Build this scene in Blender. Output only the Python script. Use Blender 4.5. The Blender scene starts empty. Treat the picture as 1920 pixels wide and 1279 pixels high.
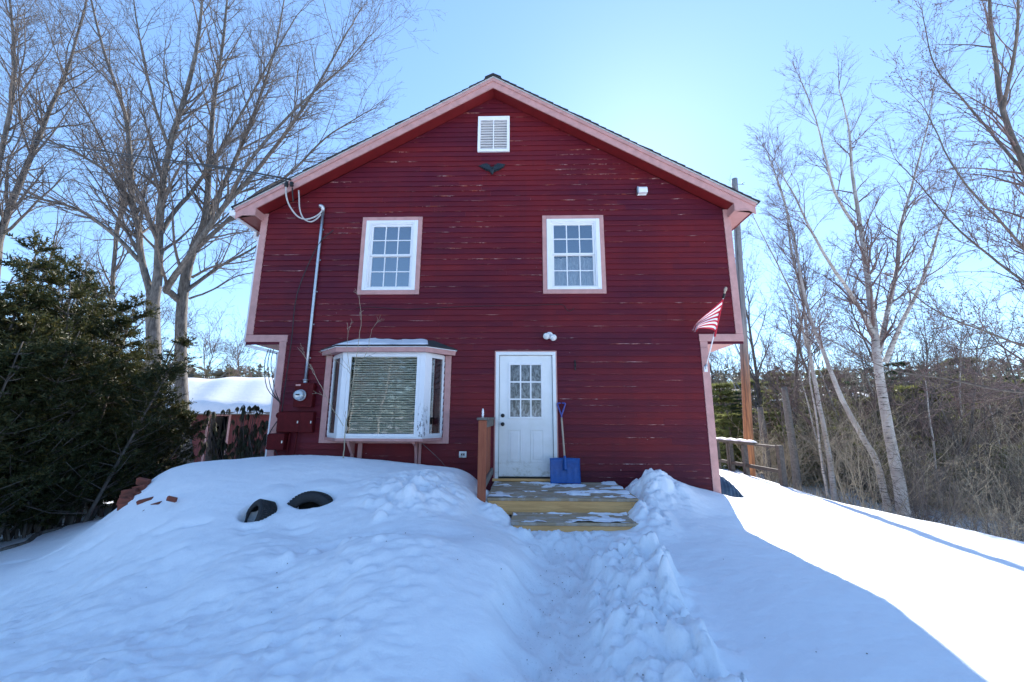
import bpy, bmesh, math, random
import numpy as np
from mathutils import Vector, Matrix, Euler

# ------------------------------------------------------------------ camera
sc = bpy.context.scene
COL = sc.collection
CAM_F, CAM_YAW, CAM_PITCH, CAM_ROLL = 737.6788, -0.0255, 0.1904, 0.0033
CAM_P = np.array([0.552, -6.8363, 1.0462])
F_ = np.array([math.sin(CAM_YAW)*math.cos(CAM_PITCH), math.cos(CAM_YAW)*math.cos(CAM_PITCH), math.sin(CAM_PITCH)])
r_ = np.array([math.cos(CAM_YAW), -math.sin(CAM_YAW), 0.0])
u_ = np.cross(r_, F_)
R_ = r_*math.cos(CAM_ROLL) + u_*math.sin(CAM_ROLL)
U_ = -r_*math.sin(CAM_ROLL) + u_*math.cos(CAM_ROLL)
cd = bpy.data.cameras.new('camera'); cam = bpy.data.objects.new('camera', cd); COL.objects.link(cam)
cd.sensor_width = 36.0; cd.lens = CAM_F*36.0/1920.0
cd.clip_start = 0.05; cd.clip_end = 3000
cam.matrix_world = Matrix(((R_[0], U_[0], -F_[0], CAM_P[0]), (R_[1], U_[1], -F_[1], CAM_P[1]), (R_[2], U_[2], -F_[2], CAM_P[2]), (0, 0, 0, 1)))
sc.camera = cam

# ------------------------------------------------------------------ light
SUN_EL, SUN_AZ = math.radians(35.0), math.radians(18.0)      # azimuth from +Y towards +X
SUN_D = Vector((math.sin(SUN_AZ)*math.cos(SUN_EL), math.cos(SUN_AZ)*math.cos(SUN_EL), math.sin(SUN_EL)))
world = bpy.data.worlds.new('World'); sc.world = world; world.use_nodes = True
wn = world.node_tree; bg = wn.nodes['Background']
sky = wn.nodes.new('ShaderNodeTexSky'); sky.sky_type = 'NISHITA'; sky.sun_disc = False
sky.sun_elevation = SUN_EL; sky.sun_rotation = SUN_AZ
sky.altitude = 0; sky.air_density = 1.0; sky.dust_density = 0.10; sky.ozone_density = 6.0
gam = wn.nodes.new('ShaderNodeGamma'); gam.inputs[1].default_value = 0.72
wn.links.new(sky.outputs[0], gam.inputs[0]); tint = wn.nodes.new('ShaderNodeMix'); tint.data_type = 'RGBA'; tint.blend_type = 'MULTIPLY'; tint.inputs[0].default_value = 1.0; tint.inputs[7].default_value = (0.86, 1.00, 1.14, 1)
wn.links.new(gam.outputs[0], tint.inputs[6]); wn.links.new(tint.outputs[2], bg.inputs[0]); bg.inputs[1].default_value = 0.15
sl = bpy.data.lights.new('sun', 'SUN'); sl.energy = 4.0; sl.angle = math.radians(0.5); sl.color = (1.0, 0.95, 0.88)
sun = bpy.data.objects.new('sun', sl); COL.objects.link(sun)
sun.rotation_euler = SUN_D.to_track_quat('Z', 'Y').to_euler(); sun.location = (8, 20, 20)
sc.view_settings.view_transform = 'Standard'; sc.view_settings.look = 'None'
sc.view_settings.exposure = 1.55; sc.view_settings.gamma = 1.0; sc.view_settings.use_curve_mapping = False

# ------------------------------------------------------------------ helpers
rng = np.random.default_rng(7)
rnd = random.Random(5)

def at(px, py, Y):
    """the point of the place seen at (px, py) of the photograph on the vertical plane y = Y"""
    d = F_ + R_*(px-960)/CAM_F - U_*(py-639.5)/CAM_F
    return CAM_P + d*(Y-CAM_P[1])/d[1]

def atz(px, py, Z):
    d = F_ + R_*(px-960)/CAM_F - U_*(py-639.5)/CAM_F
    return CAM_P + d*(Z-CAM_P[2])/d[2]

def link(o, parent=None):
    COL.objects.link(o)
    if parent is not None:
        o.parent = parent
    return o

def tag(o, label=None, cat=None, group=None, kind=None):
    if label: o['label'] = label
    if cat: o['category'] = cat
    if group: o['group'] = group
    if kind: o['kind'] = kind
    return o

def empty(name, loc, label=None, cat=None, group=None, rz=0.0):
    o = bpy.data.objects.new(name, None); o.empty_display_size = 0.2
    o.location = loc; o.rotation_euler = (0, 0, rz); COL.objects.link(o)
    return tag(o, label, cat, group)

def mesh_np(name, V, Fc, mat, parent=None, smooth=False):
    V = np.ascontiguousarray(V, dtype=np.float32); Fc = np.ascontiguousarray(Fc, dtype=np.int32)
    me = bpy.data.meshes.new(name)
    m, k = Fc.shape
    me.vertices.add(len(V)); me.vertices.foreach_set('co', V.ravel())
    me.loops.add(m*k); me.loops.foreach_set('vertex_index', Fc.ravel())
    me.polygons.add(m); me.polygons.foreach_set('loop_start', np.arange(0, m*k, k, dtype=np.int32))
    me.polygons.foreach_set('loop_total', np.full(m, k, dtype=np.int32))
    if smooth: me.polygons.foreach_set('use_smooth', np.ones(m, dtype=bool))
    me.update(calc_edges=True)
    if mat: me.materials.append(mat)
    return link(bpy.data.objects.new(name, me), parent)

def from_bm(name, bm, mat, parent=None, smooth=False, mats=None):
    me = bpy.data.meshes.new(name)
    bmesh.ops.recalc_face_normals(bm, faces=bm.faces[:])
    bm.to_mesh(me); bm.free()
    for m in (mats or [mat]): me.materials.append(m)
    if smooth:
        for p in me.polygons: p.use_smooth = True
    return link(bpy.data.objects.new(name, me), parent)

def bm_box(bm, x0, x1, y0, y1, z0, z1, bev=0.0, M=None, mi=0):
    vs = [bm.verts.new((x, y, z)) for x in (x0, x1) for y in (y0, y1) for z in (z0, z1)]
    fs = [(0, 1, 3, 2), (4, 6, 7, 5), (0, 4, 5, 1), (2, 3, 7, 6), (0, 2, 6, 4), (1, 5, 7, 3)]
    faces = [bm.faces.new([vs[i] for i in f]) for f in fs]
    for f in faces: f.material_index = mi
    if bev > 0:
        es = set(e for f in faces for e in f.edges)
        r = bmesh.ops.bevel(bm, geom=list(es), offset=bev, segments=1, affect='EDGES')
        vs = list({v for f in r['faces'] for v in f.verts} | {v for v in vs if v.is_valid})
        for f in r['faces']: f.material_index = mi
    if M is not None:
        bmesh.ops.transform(bm, matrix=M, verts=[v for v in vs if v.is_valid])
    return vs

def box(name, x0, x1, y0, y1, z0, z1, mat, parent=None, bev=0.0, M=None):
    bm = bmesh.new(); bm_box(bm, x0, x1, y0, y1, z0, z1, bev, M)
    return from_bm(name, bm, mat, parent)

def bm_prism(bm, poly, axis, a, b, mi=0):
    """poly: 2-D outline; axis 'y': (x,z) outline drawn from y=a to y=b; 'x': (y,z); 'z': (x,y)"""
    def P(p, t):
        return {'y': (p[0], t, p[1]), 'x': (t, p[0], p[1]), 'z': (p[0], p[1], t)}[axis]
    A = [bm.verts.new(P(p, a)) for p in poly]; B = [bm.verts.new(P(p, b)) for p in poly]
    n = len(poly)
    fs = [bm.faces.new(A), bm.faces.new(B[::-1])]
    for i in range(n):
        fs.append(bm.faces.new((A[i], B[i], B[(i+1) % n], A[(i+1) % n])))
    for f in fs: f.material_index = mi
    return A+B

def prism(name, poly, axis, a, b, mat, parent=None):
    bm = bmesh.new(); bm_prism(bm, poly, axis, a, b)
    return from_bm(name, bm, mat, parent)

def spline(pts, n):
    """Catmull-Rom through pts, n points per span"""
    P = np.array(pts, dtype=float)
    P = np.vstack([2*P[0]-P[1], P, 2*P[-1]-P[-2]])
    out = []
    for i in range(1, len(P)-2):
        for t in np.linspace(0, 1, n, endpoint=False):
            a, b, c, d = P[i-1], P[i], P[i+1], P[i+2]
            out.append(0.5*((2*b)+(-a+c)*t+(2*a-5*b+4*c-d)*t*t+(-a+3*b-3*c+d)*t**3))
    out.append(P[-2])
    return np.array(out)

def tubes(lines):
    """lines: (points (n,3), radii (n,), sides) -> V, F of all tubes, grouped for speed"""
    groups = {}
    for P, r, s in lines:
        groups.setdefault((len(P), s), []).append((P, r))
    Vs, Fs, base = [], [], 0
    for (n, s), L in groups.items():
        P = np.array([a for a, _ in L]); r = np.array([b for _, b in L])
        T = np.gradient(P, axis=1); T /= np.linalg.norm(T, axis=2, keepdims=True)+1e-9
        ref = np.where(np.abs(T[:, :1, 2:3]) > 0.9, np.array([[[1., 0, 0]]]), np.array([[[0, 0, 1.]]]))
        A = np.cross(T, np.broadcast_to(ref, T.shape)); A /= np.linalg.norm(A, axis=2, keepdims=True)+1e-9
        B = np.cross(T, A)
        th = np.arange(s)*2*math.pi/s
        V = P[:, :, None, :] + r[:, :, None, None]*(A[:, :, None, :]*np.cos(th)[None, None, :, None]+B[:, :, None, :]*np.sin(th)[None, None, :, None])
        m = len(L)
        idx = np.arange(m*n*s).reshape(m, n, s)+base
        a = idx[:, :-1, :]; b = np.roll(a, -1, axis=2); d = idx[:, 1:, :]; c = np.roll(d, -1, axis=2)
        Fs.append(np.stack([a, b, c, d], axis=-1).reshape(-1, 4)); Vs.append(V.reshape(-1, 3)); base += m*n*s
    return np.vstack(Vs), np.vstack(Fs)

def tube_obj(name, pts, rad, mat, parent=None, sides=8, sm=4):
    P = spline(pts, sm) if sm > 1 else np.array(pts, float)
    r = np.full(len(P), rad) if np.isscalar(rad) else np.interp(np.linspace(0, 1, len(P)), np.linspace(0, 1, len(rad)), rad)
    # close the ends with shrunken rings
    d0 = (P[0]-P[1]); d0 /= np.linalg.norm(d0)+1e-9; d1 = P[-1]-P[-2]; d1 /= np.linalg.norm(d1)+1e-9
    P = np.vstack([P[0]+d0*1e-4, P, P[-1]+d1*1e-4]); r = np.concatenate([[1e-4], r, [1e-4]])
    V, Fc = tubes([(P, r, sides)])
    return mesh_np(name, V, Fc, mat, parent, smooth=True)

def lathe(name, prof, seg, mat, parent=None, M=None, smooth=True):
    """prof: (radius, height) pairs turned round Z"""
    th = np.arange(seg)*2*math.pi/seg
    V = np.array([[(r*math.cos(t), r*math.sin(t), h) for t in th] for r, h in prof]).reshape(-1, 3)
    n = len(prof); idx = np.arange(n*seg).reshape(n, seg)
    a = idx[:-1]; b = np.roll(a, -1, 1); d = idx[1:]; c = np.roll(d, -1, 1)
    if M is not None:
        V = np.array([M @ Vector(v) for v in V])
    return mesh_np(name, V, np.stack([a, b, c, d], -1).reshape(-1, 4), mat, parent, smooth)

def copy_tree(o, parent=None):
    c = o.copy(); COL.objects.link(c)
    if parent is not None: c.parent = parent
    for ch in list(o.children): copy_tree(ch, c)
    return c

# numpy noise
def hash2(ix, iy, seed=0):
    h = (ix.astype(np.int64)*374761393 + iy.astype(np.int64)*668265263 + seed*982451653) & 0xffffffff
    h = ((h ^ (h >> 13))*1274126177) & 0xffffffff
    return ((h ^ (h >> 16)) & 0xffffff)/float(0xffffff)

def vnoise(x, y, seed=0):
    ix = np.floor(x); iy = np.floor(y); fx = x-ix; fy = y-iy
    fx = fx*fx*fx*(fx*(fx*6-15)+10); fy = fy*fy*fy*(fy*(fy*6-15)+10)
    a = hash2(ix, iy, seed); b = hash2(ix+1, iy, seed); c = hash2(ix, iy+1, seed); d = hash2(ix+1, iy+1, seed)
    return (a*(1-fx)+b*fx)*(1-fy)+(c*(1-fx)+d*fx)*fy*1.0

def fbm(x, y, oct=4, seed=0):
    s = 0; a = 0.5
    for i in range(oct):
        s = s+a*vnoise(x, y, seed+i*17); x = x*2.03+11.3; y = y*2.03+5.7; a *= 0.5
    return s

def chunks(x, y, cell, seed=0):
    """rounded snow lumps of random height on a jittered lattice: each cell one lump, the highest wins"""
    X = x/cell; Y = y/cell; ix = np.floor(X); iy = np.floor(Y); best = np.zeros_like(X)
    for dx in (-1, 0, 1):
        for dy in (-1, 0, 1):
            jx = ix+dx; jy = iy+dy
            cx = jx+hash2(jx, jy, seed); cy = jy+hash2(jx, jy, seed+1)
            h = hash2(jx, jy, seed+2); r = 0.45+0.45*hash2(jx, jy, seed+3)
            an = hash2(jx, jy, seed+4)*3.14; st = 0.65+0.5*hash2(jx, jy, seed+5)
            ux = (X-cx)*np.cos(an)+(Y-cy)*np.sin(an); uy = (-(X-cx)*np.sin(an)+(Y-cy)*np.cos(an))/st
            d2 = (ux*ux+uy*uy)/(r*r)
            tilt = 1+0.5*(ux*np.cos(an*5)+uy*np.sin(an*5))
            best = np.maximum(best, h*tilt*np.clip(1-d2*d2, 0, 1)**0.5)
    return best*cell

# ------------------------------------------------------------------ materials
class N:
    def __init__(s, name):
        s.m = bpy.data.materials.new(name); s.m.use_nodes = True; s.t = s.m.node_tree
        s.b = s.t.nodes['Principled BSDF']
        s.geo = s.t.nodes.new('ShaderNodeTexCoord')
    def n(s, typ, **kw):
        x = s.t.nodes.new(typ)
        for k, v in kw.items(): setattr(x, k, v)
        return x
    def l(s, a, b): s.t.links.new(a, b)
    def coord(s, scale=(1, 1, 1), src='Object'):
        mp = s.n('ShaderNodeMapping'); mp.inputs['Scale'].default_value = scale
        s.l(s.geo.outputs[src], mp.inputs[0]); return mp.outputs[0]
    def noise(s, co, scale, detail=4, rough=0.6, dist=0.0):
        x = s.n('ShaderNodeTexNoise'); x.inputs['Scale'].default_value = scale; x.inputs['Detail'].default_value = detail
        x.inputs['Roughness'].default_value = rough; x.inputs['Distortion'].default_value = dist
        s.l(co, x.inputs['Vector']); return x.outputs[0]
    def ramp(s, fac, stops, interp='LINEAR'):
        x = s.n('ShaderNodeValToRGB'); x.color_ramp.interpolation = interp; cr = x.color_ramp
        while len(cr.elements) < len(stops): cr.elements.new(0.5)
        for e, (p, c) in zip(cr.elements, stops):
            e.position = p; e.color = (c, c, c, 1) if np.isscalar(c) else (*c, 1)
        s.l(fac, x.inputs[0]); return x.outputs[0]
    def mix(s, fac, a, b, mode='MIX'):
        x = s.n('ShaderNodeMix', data_type='RGBA', blend_type=mode)
        for v, i in ((fac, 0), (a, 6), (b, 7)):
            if isinstance(v, bpy.types.NodeSocket): s.l(v, x.inputs[i])
            elif i == 0: x.inputs[0].default_value = v
            else: x.inputs[i].default_value = (*v, 1)
        return x.outputs[2]
    def math(s, op, a, b=0.0, c=None):
        x = s.n('ShaderNodeMath', operation=op)
        for i, v in enumerate((a, b) if c is None else (a, b, c)):
            if isinstance(v, bpy.types.NodeSocket): s.l(v, x.inputs[i])
            else: x.inputs[i].default_value = v
        return x.outputs[0]
    def bump(s, h, strength=0.3, dist=0.01, prev=None):
        x = s.n('ShaderNodeBump'); x.inputs['Strength'].default_value = strength; x.inputs['Distance'].default_value = dist
        s.l(h, x.inputs['Height'])
        if prev is not None: s.l(prev, x.inputs['Normal'])
        s.l(x.outputs[0], s.b.inputs['Normal']); return x.outputs[0]
    def col(s, c):
        if isinstance(c, bpy.types.NodeSocket): s.l(c, s.b.inputs['Base Color'])
        else: s.b.inputs['Base Color'].default_value = (*c, 1)
    def set(s, rough=0.6, metal=0.0, spec=0.5):
        s.b.inputs['Roughness'].default_value = rough; s.b.inputs['Metallic'].default_value = metal
        s.b.inputs['Specular IOR Level'].default_value = spec; return s
    def rand(s):
        x = s.n('ShaderNodeObjectInfo'); return x.outputs['Random']

def simple(name, c, rough=0.6, metal=0.0, var=0.15, scale=20, bump=0.15, spec=0.5, c2=None, sc3=(1, 1, 1)):
    m = N(name); co = m.coord(sc3); nz = m.noise(co, scale)
    c2 = c2 or tuple(v*(1-var) for v in c)
    m.col(m.mix(m.ramp(nz, [(0.35, 0.0), (0.65, 1.0)]), c, c2)); m.set(rough, metal, spec)
    if bump: m.bump(nz, bump, 0.004)
    return m.m

def red_siding(name, z0, pitch, chips=1.0):
    m = N(name); geo = m.coord()
    big = m.noise(m.coord((0.35, 1, 0.8)), 1.4, 3)
    base = m.mix(m.ramp(big, [(0.38, 0.0), (0.62, 1.0)]), (0.140, 0.011, 0.017), (0.090, 0.008, 0.019))
    base = m.mix(m.ramp(m.rand(), [(0.0, 0.0), (1.0, 1.0)]), base, (0.225, 0.016, 0.020), 'MIX') if False else base
    rv = m.ramp(m.rand(), [(0.0, (.80, .85, 1.0)), (0.35, (.92, 1.0, 1.15)), (0.6, (1.05, 1.0, .9)), (1.0, (1.1, 1.12, 1.0))])
    base = m.mix(1.0, base, rv, 'MULTIPLY')
    # long stretched weathering
    st = m.noise(m.coord((1.2, 1, 30)), 2.0, 5, 0.7)
    base = m.mix(m.ramp(st, [(0.56, 0.0), (0.72, 0.45)]), base, (0.30, 0.05, 0.04))
    # bare, flaking lower edges of the boards
    sep = m.n('ShaderNodeSeparateXYZ'); m.l(geo, sep.inputs[0])
    fr = m.math('FRACT', m.math('DIVIDE', m.math('SUBTRACT', sep.outputs[2], z0-0.001), pitch))
    edge = m.ramp(fr, [(0.0, 1.0), (0.07, 1.0), (0.12, 0.0), (1.0, 0.0)])
    cn = m.noise(m.coord((0.9, 1, 9.3)), 1.0, 2, 0.5); fine = m.noise(m.coord((5, 1, 60)), 1.0, 4, 0.75); reg = m.noise(m.coord((0.35, 1, 0.45)), 1.0, 2); cn = m.math('ADD', cn, m.math('MULTIPLY', m.math('SUBTRACT', reg, 0.5), 0.35))
    cm = m.math('MULTIPLY', m.ramp(cn, [(0.55, 0.0), (0.66, 1.0)]), m.ramp(fine, [(0.50, 0.0), (0.56, 1.0)]))
    cm = m.math('MULTIPLY', m.math('MULTIPLY', cm, edge), chips)
    cc = m.mix(m.ramp(m.noise(m.coord((5, 1, 40)), 1.0, 2), [(0.4, 0.0), (0.6, 1.0)]), (0.55, 0.38, 0.36), (0.36, 0.09, 0.045))
    base = m.mix(cm, base, cc)
    # scattered small flecks
    stn = m.noise(m.coord((5.5, 1, 0.35)), 1.0, 4, 0.6); base = m.mix(m.ramp(stn, [(0.5, 0.0), (0.75, 0.4)]), base, (0.075, 0.012, 0.02))
    fl = m.noise(m.coord((11, 1, 15)), 1.6, 2, 0.4)
    base = m.mix(m.math('MULTIPLY', m.ramp(fl, [(0.785, 0.0), (0.80, 1.0)]), chips), base, (0.65, 0.5, 0.5))
    m.col(base); m.set(0.55, 0.0, 0.22)
    m.bump(m.noise(m.coord((2, 1, 45)), 3.0, 4, 0.65), 0.35, 0.004)
    return m.m

def glass_mat(name, tint=(0.9, 0.95, 0.95), refl=0.25, rough=0.01, bumpy=0.0):
    m = bpy.data.materials.new(name); m.use_nodes = True; t = m.node_tree
    t.nodes.remove(t.nodes['Principled BSDF']); out = t.nodes['Material Output']
    tr = t.nodes.new('ShaderNodeBsdfTransparent'); tr.inputs[0].default_value = (*tint, 1)
    gl = t.nodes.new('ShaderNodeBsdfGlossy'); gl.inputs['Roughness'].default_value = rough
    fr = t.nodes.new('ShaderNodeFresnel'); fr.inputs[0].default_value = 1.5
    ad = t.nodes.new('ShaderNodeMath'); ad.operation = 'ADD'; ad.inputs[1].default_value = refl; ad.use_clamp = True
    mx = t.nodes.new('ShaderNodeMixShader')
    t.links.new(fr.outputs[0], ad.inputs[0]); t.links.new(ad.outputs[0], mx.inputs[0])
    t.links.new(tr.outputs[0], mx.inputs[1]); t.links.new(gl.outputs[0], mx.inputs[2]); t.links.new(mx.outputs[0], out.inputs[0])
    nz = t.nodes.new('ShaderNodeTexNoise'); nz.inputs['Scale'].default_value = 2.5
    tc = t.nodes.new('ShaderNodeTexCoord'); t.links.new(tc.outputs['Object'], nz.inputs['Vector'])
    bp = t.nodes.new('ShaderNodeBump'); bp.inputs['Strength'].default_value = 0.15+bumpy; bp.inputs['Distance'].default_value = 0.004
    t.links.new(nz.outputs[0], bp.inputs['Height']); t.links.new(bp.outputs[0], gl.inputs['Normal'])
    return m

def snow_mat():
    m = N('snow'); m.set(0.55, 0.0, 0.3)
    co = m.coord((1, 1, 1))
    a = m.noise(co, 14, 6, 0.65); b = m.noise(m.coord((1, 1.8, 1)), 3.5, 4, 0.6); g = m.noise(co, 140, 2, 0.5)
    c = m.mix(m.ramp(a, [(0.3, 0.0), (0.7, 1.0)]), (0.86, 0.875, 0.90), (0.80, 0.82, 0.86))
    m.col(c)
    h = m.math('ADD', m.math('MULTIPLY', a, 0.5), m.math('ADD', m.math('MULTIPLY', b, 1.2), m.math('MULTIPLY', g, 0.08)))
    m.bump(h, 0.32, 0.022)
    return m.m

def ground_snow_mat():
    """snow, with trodden greyish grit along the shovelled path and a grainy grey streak beside the house"""
    m = N('ground_snow'); m.set(0.55, 0.0, 0.3)
    co = m.coord((1, 1, 1))
    a = m.noise(co, 13, 7, 0.7); b = m.noise(m.coord((1, 1.7, 1)), 3.2, 4, 0.6); g = m.noise(co, 140, 2, 0.5)
    c = m.mix(m.ramp(a, [(0.3, 0.0), (0.7, 1.0)]), (0.91, 0.92, 0.935), (0.87, 0.885, 0.91))
    at_ = m.n('ShaderNodeAttribute', attribute_name='grit_grey')
    grit = m.ramp(m.noise(co, 55, 3, 0.7), [(0.60, 0.0), (0.72, 1.0)])
    c = m.mix(m.math('MULTIPLY', at_.outputs['Fac'], 0.25), c, (0.55, 0.58, 0.60))
    c = m.mix(m.math('MULTIPLY', m.math('MULTIPLY', at_.outputs['Fac'], grit), 0.55), c, (0.30, 0.31, 0.31))
    m.col(c)
    e_ = m.noise(co, 42, 5, 0.7)
    h = m.math('ADD', m.math('MULTIPLY', a, 0.5), m.math('ADD', m.math('MULTIPLY', b, 1.0), m.math('ADD', m.math('MULTIPLY', g, 0.08), m.math('MULTIPLY', e_, 0.22))))
    m.bump(h, 0.45, 0.024)
    return m.m

def bark_mat(name, c1, c2, scale=12, sc3=(1, 1, 0.25)):
    m = N(name); nz = m.noise(m.coord(sc3), scale, 5, 0.7)
    m.col(m.mix(m.ramp(nz, [(0.38, 0.0), (0.62, 1.0)]), c1, c2)); m.set(0.9, 0, 0.2); m.bump(nz, 0.7, 0.02); return m.m

def birch_mat():
    m = N('birch_bark'); nz = m.noise(m.coord((1.2, 1.2, 9)), 4.5, 4, 0.65); big = m.noise(m.coord((1, 1, 1)), 1.6, 3)
    c = m.mix(m.ramp(big, [(0.4, 0.0), (0.65, 1.0)]), (0.50, 0.47, 0.43), (0.30, 0.265, 0.24))
    c = m.mix(m.ramp(nz, [(0.57, 0.0), (0.64, 1.0)]), c, (0.05, 0.042, 0.04))
    m.col(c); m.set(0.8, 0, 0.25); m.bump(nz, 0.4, 0.01); return m.m

def wood_mat(name, c1, c2, sc3=(1, 12, 12), rough=0.75, snowy=0.0):
    m = N(name); nz = m.noise(m.coord(sc3), 2.2, 5, 0.65, 0.6); f = m.noise(m.coord(tuple(v*2.4 for v in sc3)), 4, 3)
    c = m.mix(m.ramp(nz, [(0.36, 0.0), (0.64, 1.0)]), c1, c2)
    c = m.mix(m.ramp(f, [(0.5, 0.0), (0.8, 0.35)]), c, tuple(v*0.55 for v in c1))
    rv = m.ramp(m.rand(), [(0.0, 0.85), (1.0, 1.12)]); c = m.mix(1.0, c, rv, 'MULTIPLY')
    if snowy:
        s2 = m.noise(m.coord((3, 6, 1)), 1.5, 5, 0.7)
        c = m.mix(m.ramp(s2, [(0.48, 0.0), (0.60, snowy)]), c, (0.66, 0.70, 0.74))
    m.col(c); m.set(rough, 0, 0.3); m.bump(nz, 0.3, 0.004); return m.m

def leaf_mat(name, c1, c2, c3, scale=2.0, trans=0.35):
    m = N(name); nz = m.noise(m.coord(), scale, 3); f = m.noise(m.coord(), scale*14, 2)
    c = m.mix(m.ramp(nz, [(0.4, 0.0), (0.62, 1.0)]), c1, c2); c = m.mix(m.ramp(f, [(0.55, 0.0), (0.72, 0.8)]), c, c3)
    m.col(c); m.set(0.55, 0, 0.35)
    tr = m.n('ShaderNodeBsdfTranslucent'); m.l(c, tr.inputs[0]); mx = m.n('ShaderNodeMixShader'); mx.inputs[0].default_value = trans
    out = m.t.nodes['Material Output']; m.l(m.b.outputs[0], mx.inputs[1]); m.l(tr.outputs[0], mx.inputs[2]); m.l(mx.outputs[0], out.inputs[0])
    return m.m

PITCH, SZ0 = 0.1065, -0.145
MAT = {
    'red': red_siding('red_siding_paint', SZ0, PITCH),
    'red_plain': simple('red_plain_paint', (0.19, 0.012, 0.014), 0.5, var=0.2, scale=6, bump=0.1),
    'red_box': simple('dark_red_box_paint', (0.10, 0.007, 0.010), 0.6, var=0.25, scale=14, bump=0.1, spec=0.15),
    'shed_red': simple('shed_red_boards', (0.17, 0.03, 0.028), 0.7, var=0.3, scale=5, bump=0.2, sc3=(1, 1, 6)),
    'pink': simple('pink_trim_paint', (0.55, 0.29, 0.265), 0.5, var=0.2, scale=7, bump=0.15, sc3=(1, 1, 1)),
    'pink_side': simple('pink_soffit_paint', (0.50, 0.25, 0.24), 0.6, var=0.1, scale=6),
    'white': simple('white_vinyl', (0.80, 0.81, 0.82), 0.35, var=0.04, scale=9, bump=0.04),
    'white_old': None,
    'shingle': simple('dark_shingle', (0.045, 0.048, 0.052), 0.95, var=0.45, scale=60, bump=0.5),
    'metal': simple('galvanised_steel', (0.55, 0.57, 0.60), 0.35, 0.85, var=0.15, scale=30, bump=0.05),
    'black': simple('black_metal', (0.015, 0.016, 0.018), 0.45, 0.2, var=0.3),
    'wire': simple('cable_black', (0.02, 0.02, 0.022), 0.6, var=0.2),
    'cable_grey': simple('cable_grey', (0.50, 0.49, 0.48), 0.5, var=0.2),
    'rubber': simple('tyre_rubber', (0.022, 0.023, 0.026), 0.75, var=0.3, scale=35, bump=0.4),
    'brick': None,
    'snow': snow_mat(), 'gsnow': ground_snow_mat(),
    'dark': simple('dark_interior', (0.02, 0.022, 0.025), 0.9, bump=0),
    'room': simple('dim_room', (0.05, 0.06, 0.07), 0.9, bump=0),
    'curtain': simple('pale_curtain', (0.74, 0.75, 0.78), 0.9, var=0.3, scale=8, bump=0.3, sc3=(3, 1, 1)),
    'blind': simple('blind_slat', (0.82, 0.80, 0.74), 0.5, var=0.05, bump=0),
    'glass': glass_mat('window_glass', (0.5, 0.57, 0.64), 0.27),
    'glass_bay': glass_mat('bay_glass', (0.98, 0.99, 0.96), 0.02, bumpy=0.1),
    'glass_side': glass_mat('side_glass', (0.75, 0.82, 0.85), 0.30, bumpy=0.5), 'glass_clear': glass_mat('lower_sash_glass', (0.85, 0.88, 0.9), 0.12),
    'new_wood': wood_mat('new_yellow_lumber', (0.82, 0.48, 0.20), (0.64, 0.35, 0.14)),
    'deck_wood': wood_mat('damp_grey_deck', (0.44, 0.32, 0.20), (0.29, 0.215, 0.14), snowy=0.25),
    'stain_wood': wood_mat('red_brown_stained_wood', (0.36, 0.11, 0.055), (0.27, 0.075, 0.04), (9, 9, 1)),
    'grey_wood': wood_mat('weathered_grey_wood', (0.20, 0.18, 0.16), (0.11, 0.10, 0.09), (6, 6, 6)),
    'fence_wood': wood_mat('dark_fence_wood', (0.12, 0.105, 0.095), (0.06, 0.055, 0.05), (6, 6, 6)),
    'blue': simple('blue_plastic', (0.008, 0.085, 0.33), 0.4, var=0.2, scale=25, bump=0.1),
    'handle_blue': simple('purple_blue_plastic', (0.05, 0.06, 0.28), 0.4, var=0.1),
    'handle': wood_mat('worn_handle_wood', (0.46, 0.38, 0.30), (0.33, 0.26, 0.20), (8, 8, 1)),
    'flag_red': simple('flag_red_cloth', (0.55, 0.02, 0.045), 0.8, var=0.1, bump=0.1),
    'flag_white': simple('flag_white_cloth', (0.80, 0.80, 0.82), 0.8, var=0.04, bump=0.1),
    'iron': simple('bluish_cast_iron', (0.02, 0.03, 0.04), 0.5, 0.3, var=0.4),
    'tarp': simple('blue_grey_sheet', (0.05, 0.09, 0.15), 0.28, 0.1, var=0.7, scale=5, bump=0.6),
    'maple': bark_mat('maple_bark', (0.175, 0.158, 0.142), (0.072, 0.064, 0.058)),
    'twig': bark_mat('twig_bark', (0.165, 0.14, 0.125), (0.09, 0.076, 0.07), 14),
    'red_twig': bark_mat('reddish_twig', (0.23, 0.165, 0.15), (0.125, 0.09, 0.085), 30),
    'tan_twig': bark_mat('tan_brush', (0.50, 0.43, 0.31), (0.25, 0.21, 0.16), 5),
    'darkbark': bark_mat('dark_bark', (0.19, 0.16, 0.135), (0.095, 0.08, 0.068)),
    'birch': birch_mat(),
    'yew': leaf_mat('yew_needles', (0.034, 0.044, 0.014), (0.055, 0.058, 0.018), (0.17, 0.115, 0.022), 1.3, 0.3),
    'pine': leaf_mat('pine_needles', (0.13, 0.15, 0.05), (0.19, 0.19, 0.075), (0.25, 0.225, 0.10), 0.5, 0.5),
    'young_pine': leaf_mat('young_pine_needles', (0.16, 0.18, 0.055), (0.21, 0.215, 0.075), (0.27, 0.25, 0.10), 0.6, 0.55),
    'hemlock': leaf_mat('hemlock_needles', (0.03, 0.06, 0.025), (0.05, 0.085, 0.035), (0.09, 0.11, 0.05), 0.8, 0.35),
    'rhodo': leaf_mat('drooping_leaves', (0.045, 0.055, 0.028), (0.08, 0.075, 0.045), (0.12, 0.10, 0.06), 4, 0.2),
    'farwood': leaf_mat('far_wood', (0.075, 0.085, 0.050), (0.11, 0.10, 0.075), (0.15, 0.125, 0.10), 0.04, 0.3),
}
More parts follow.
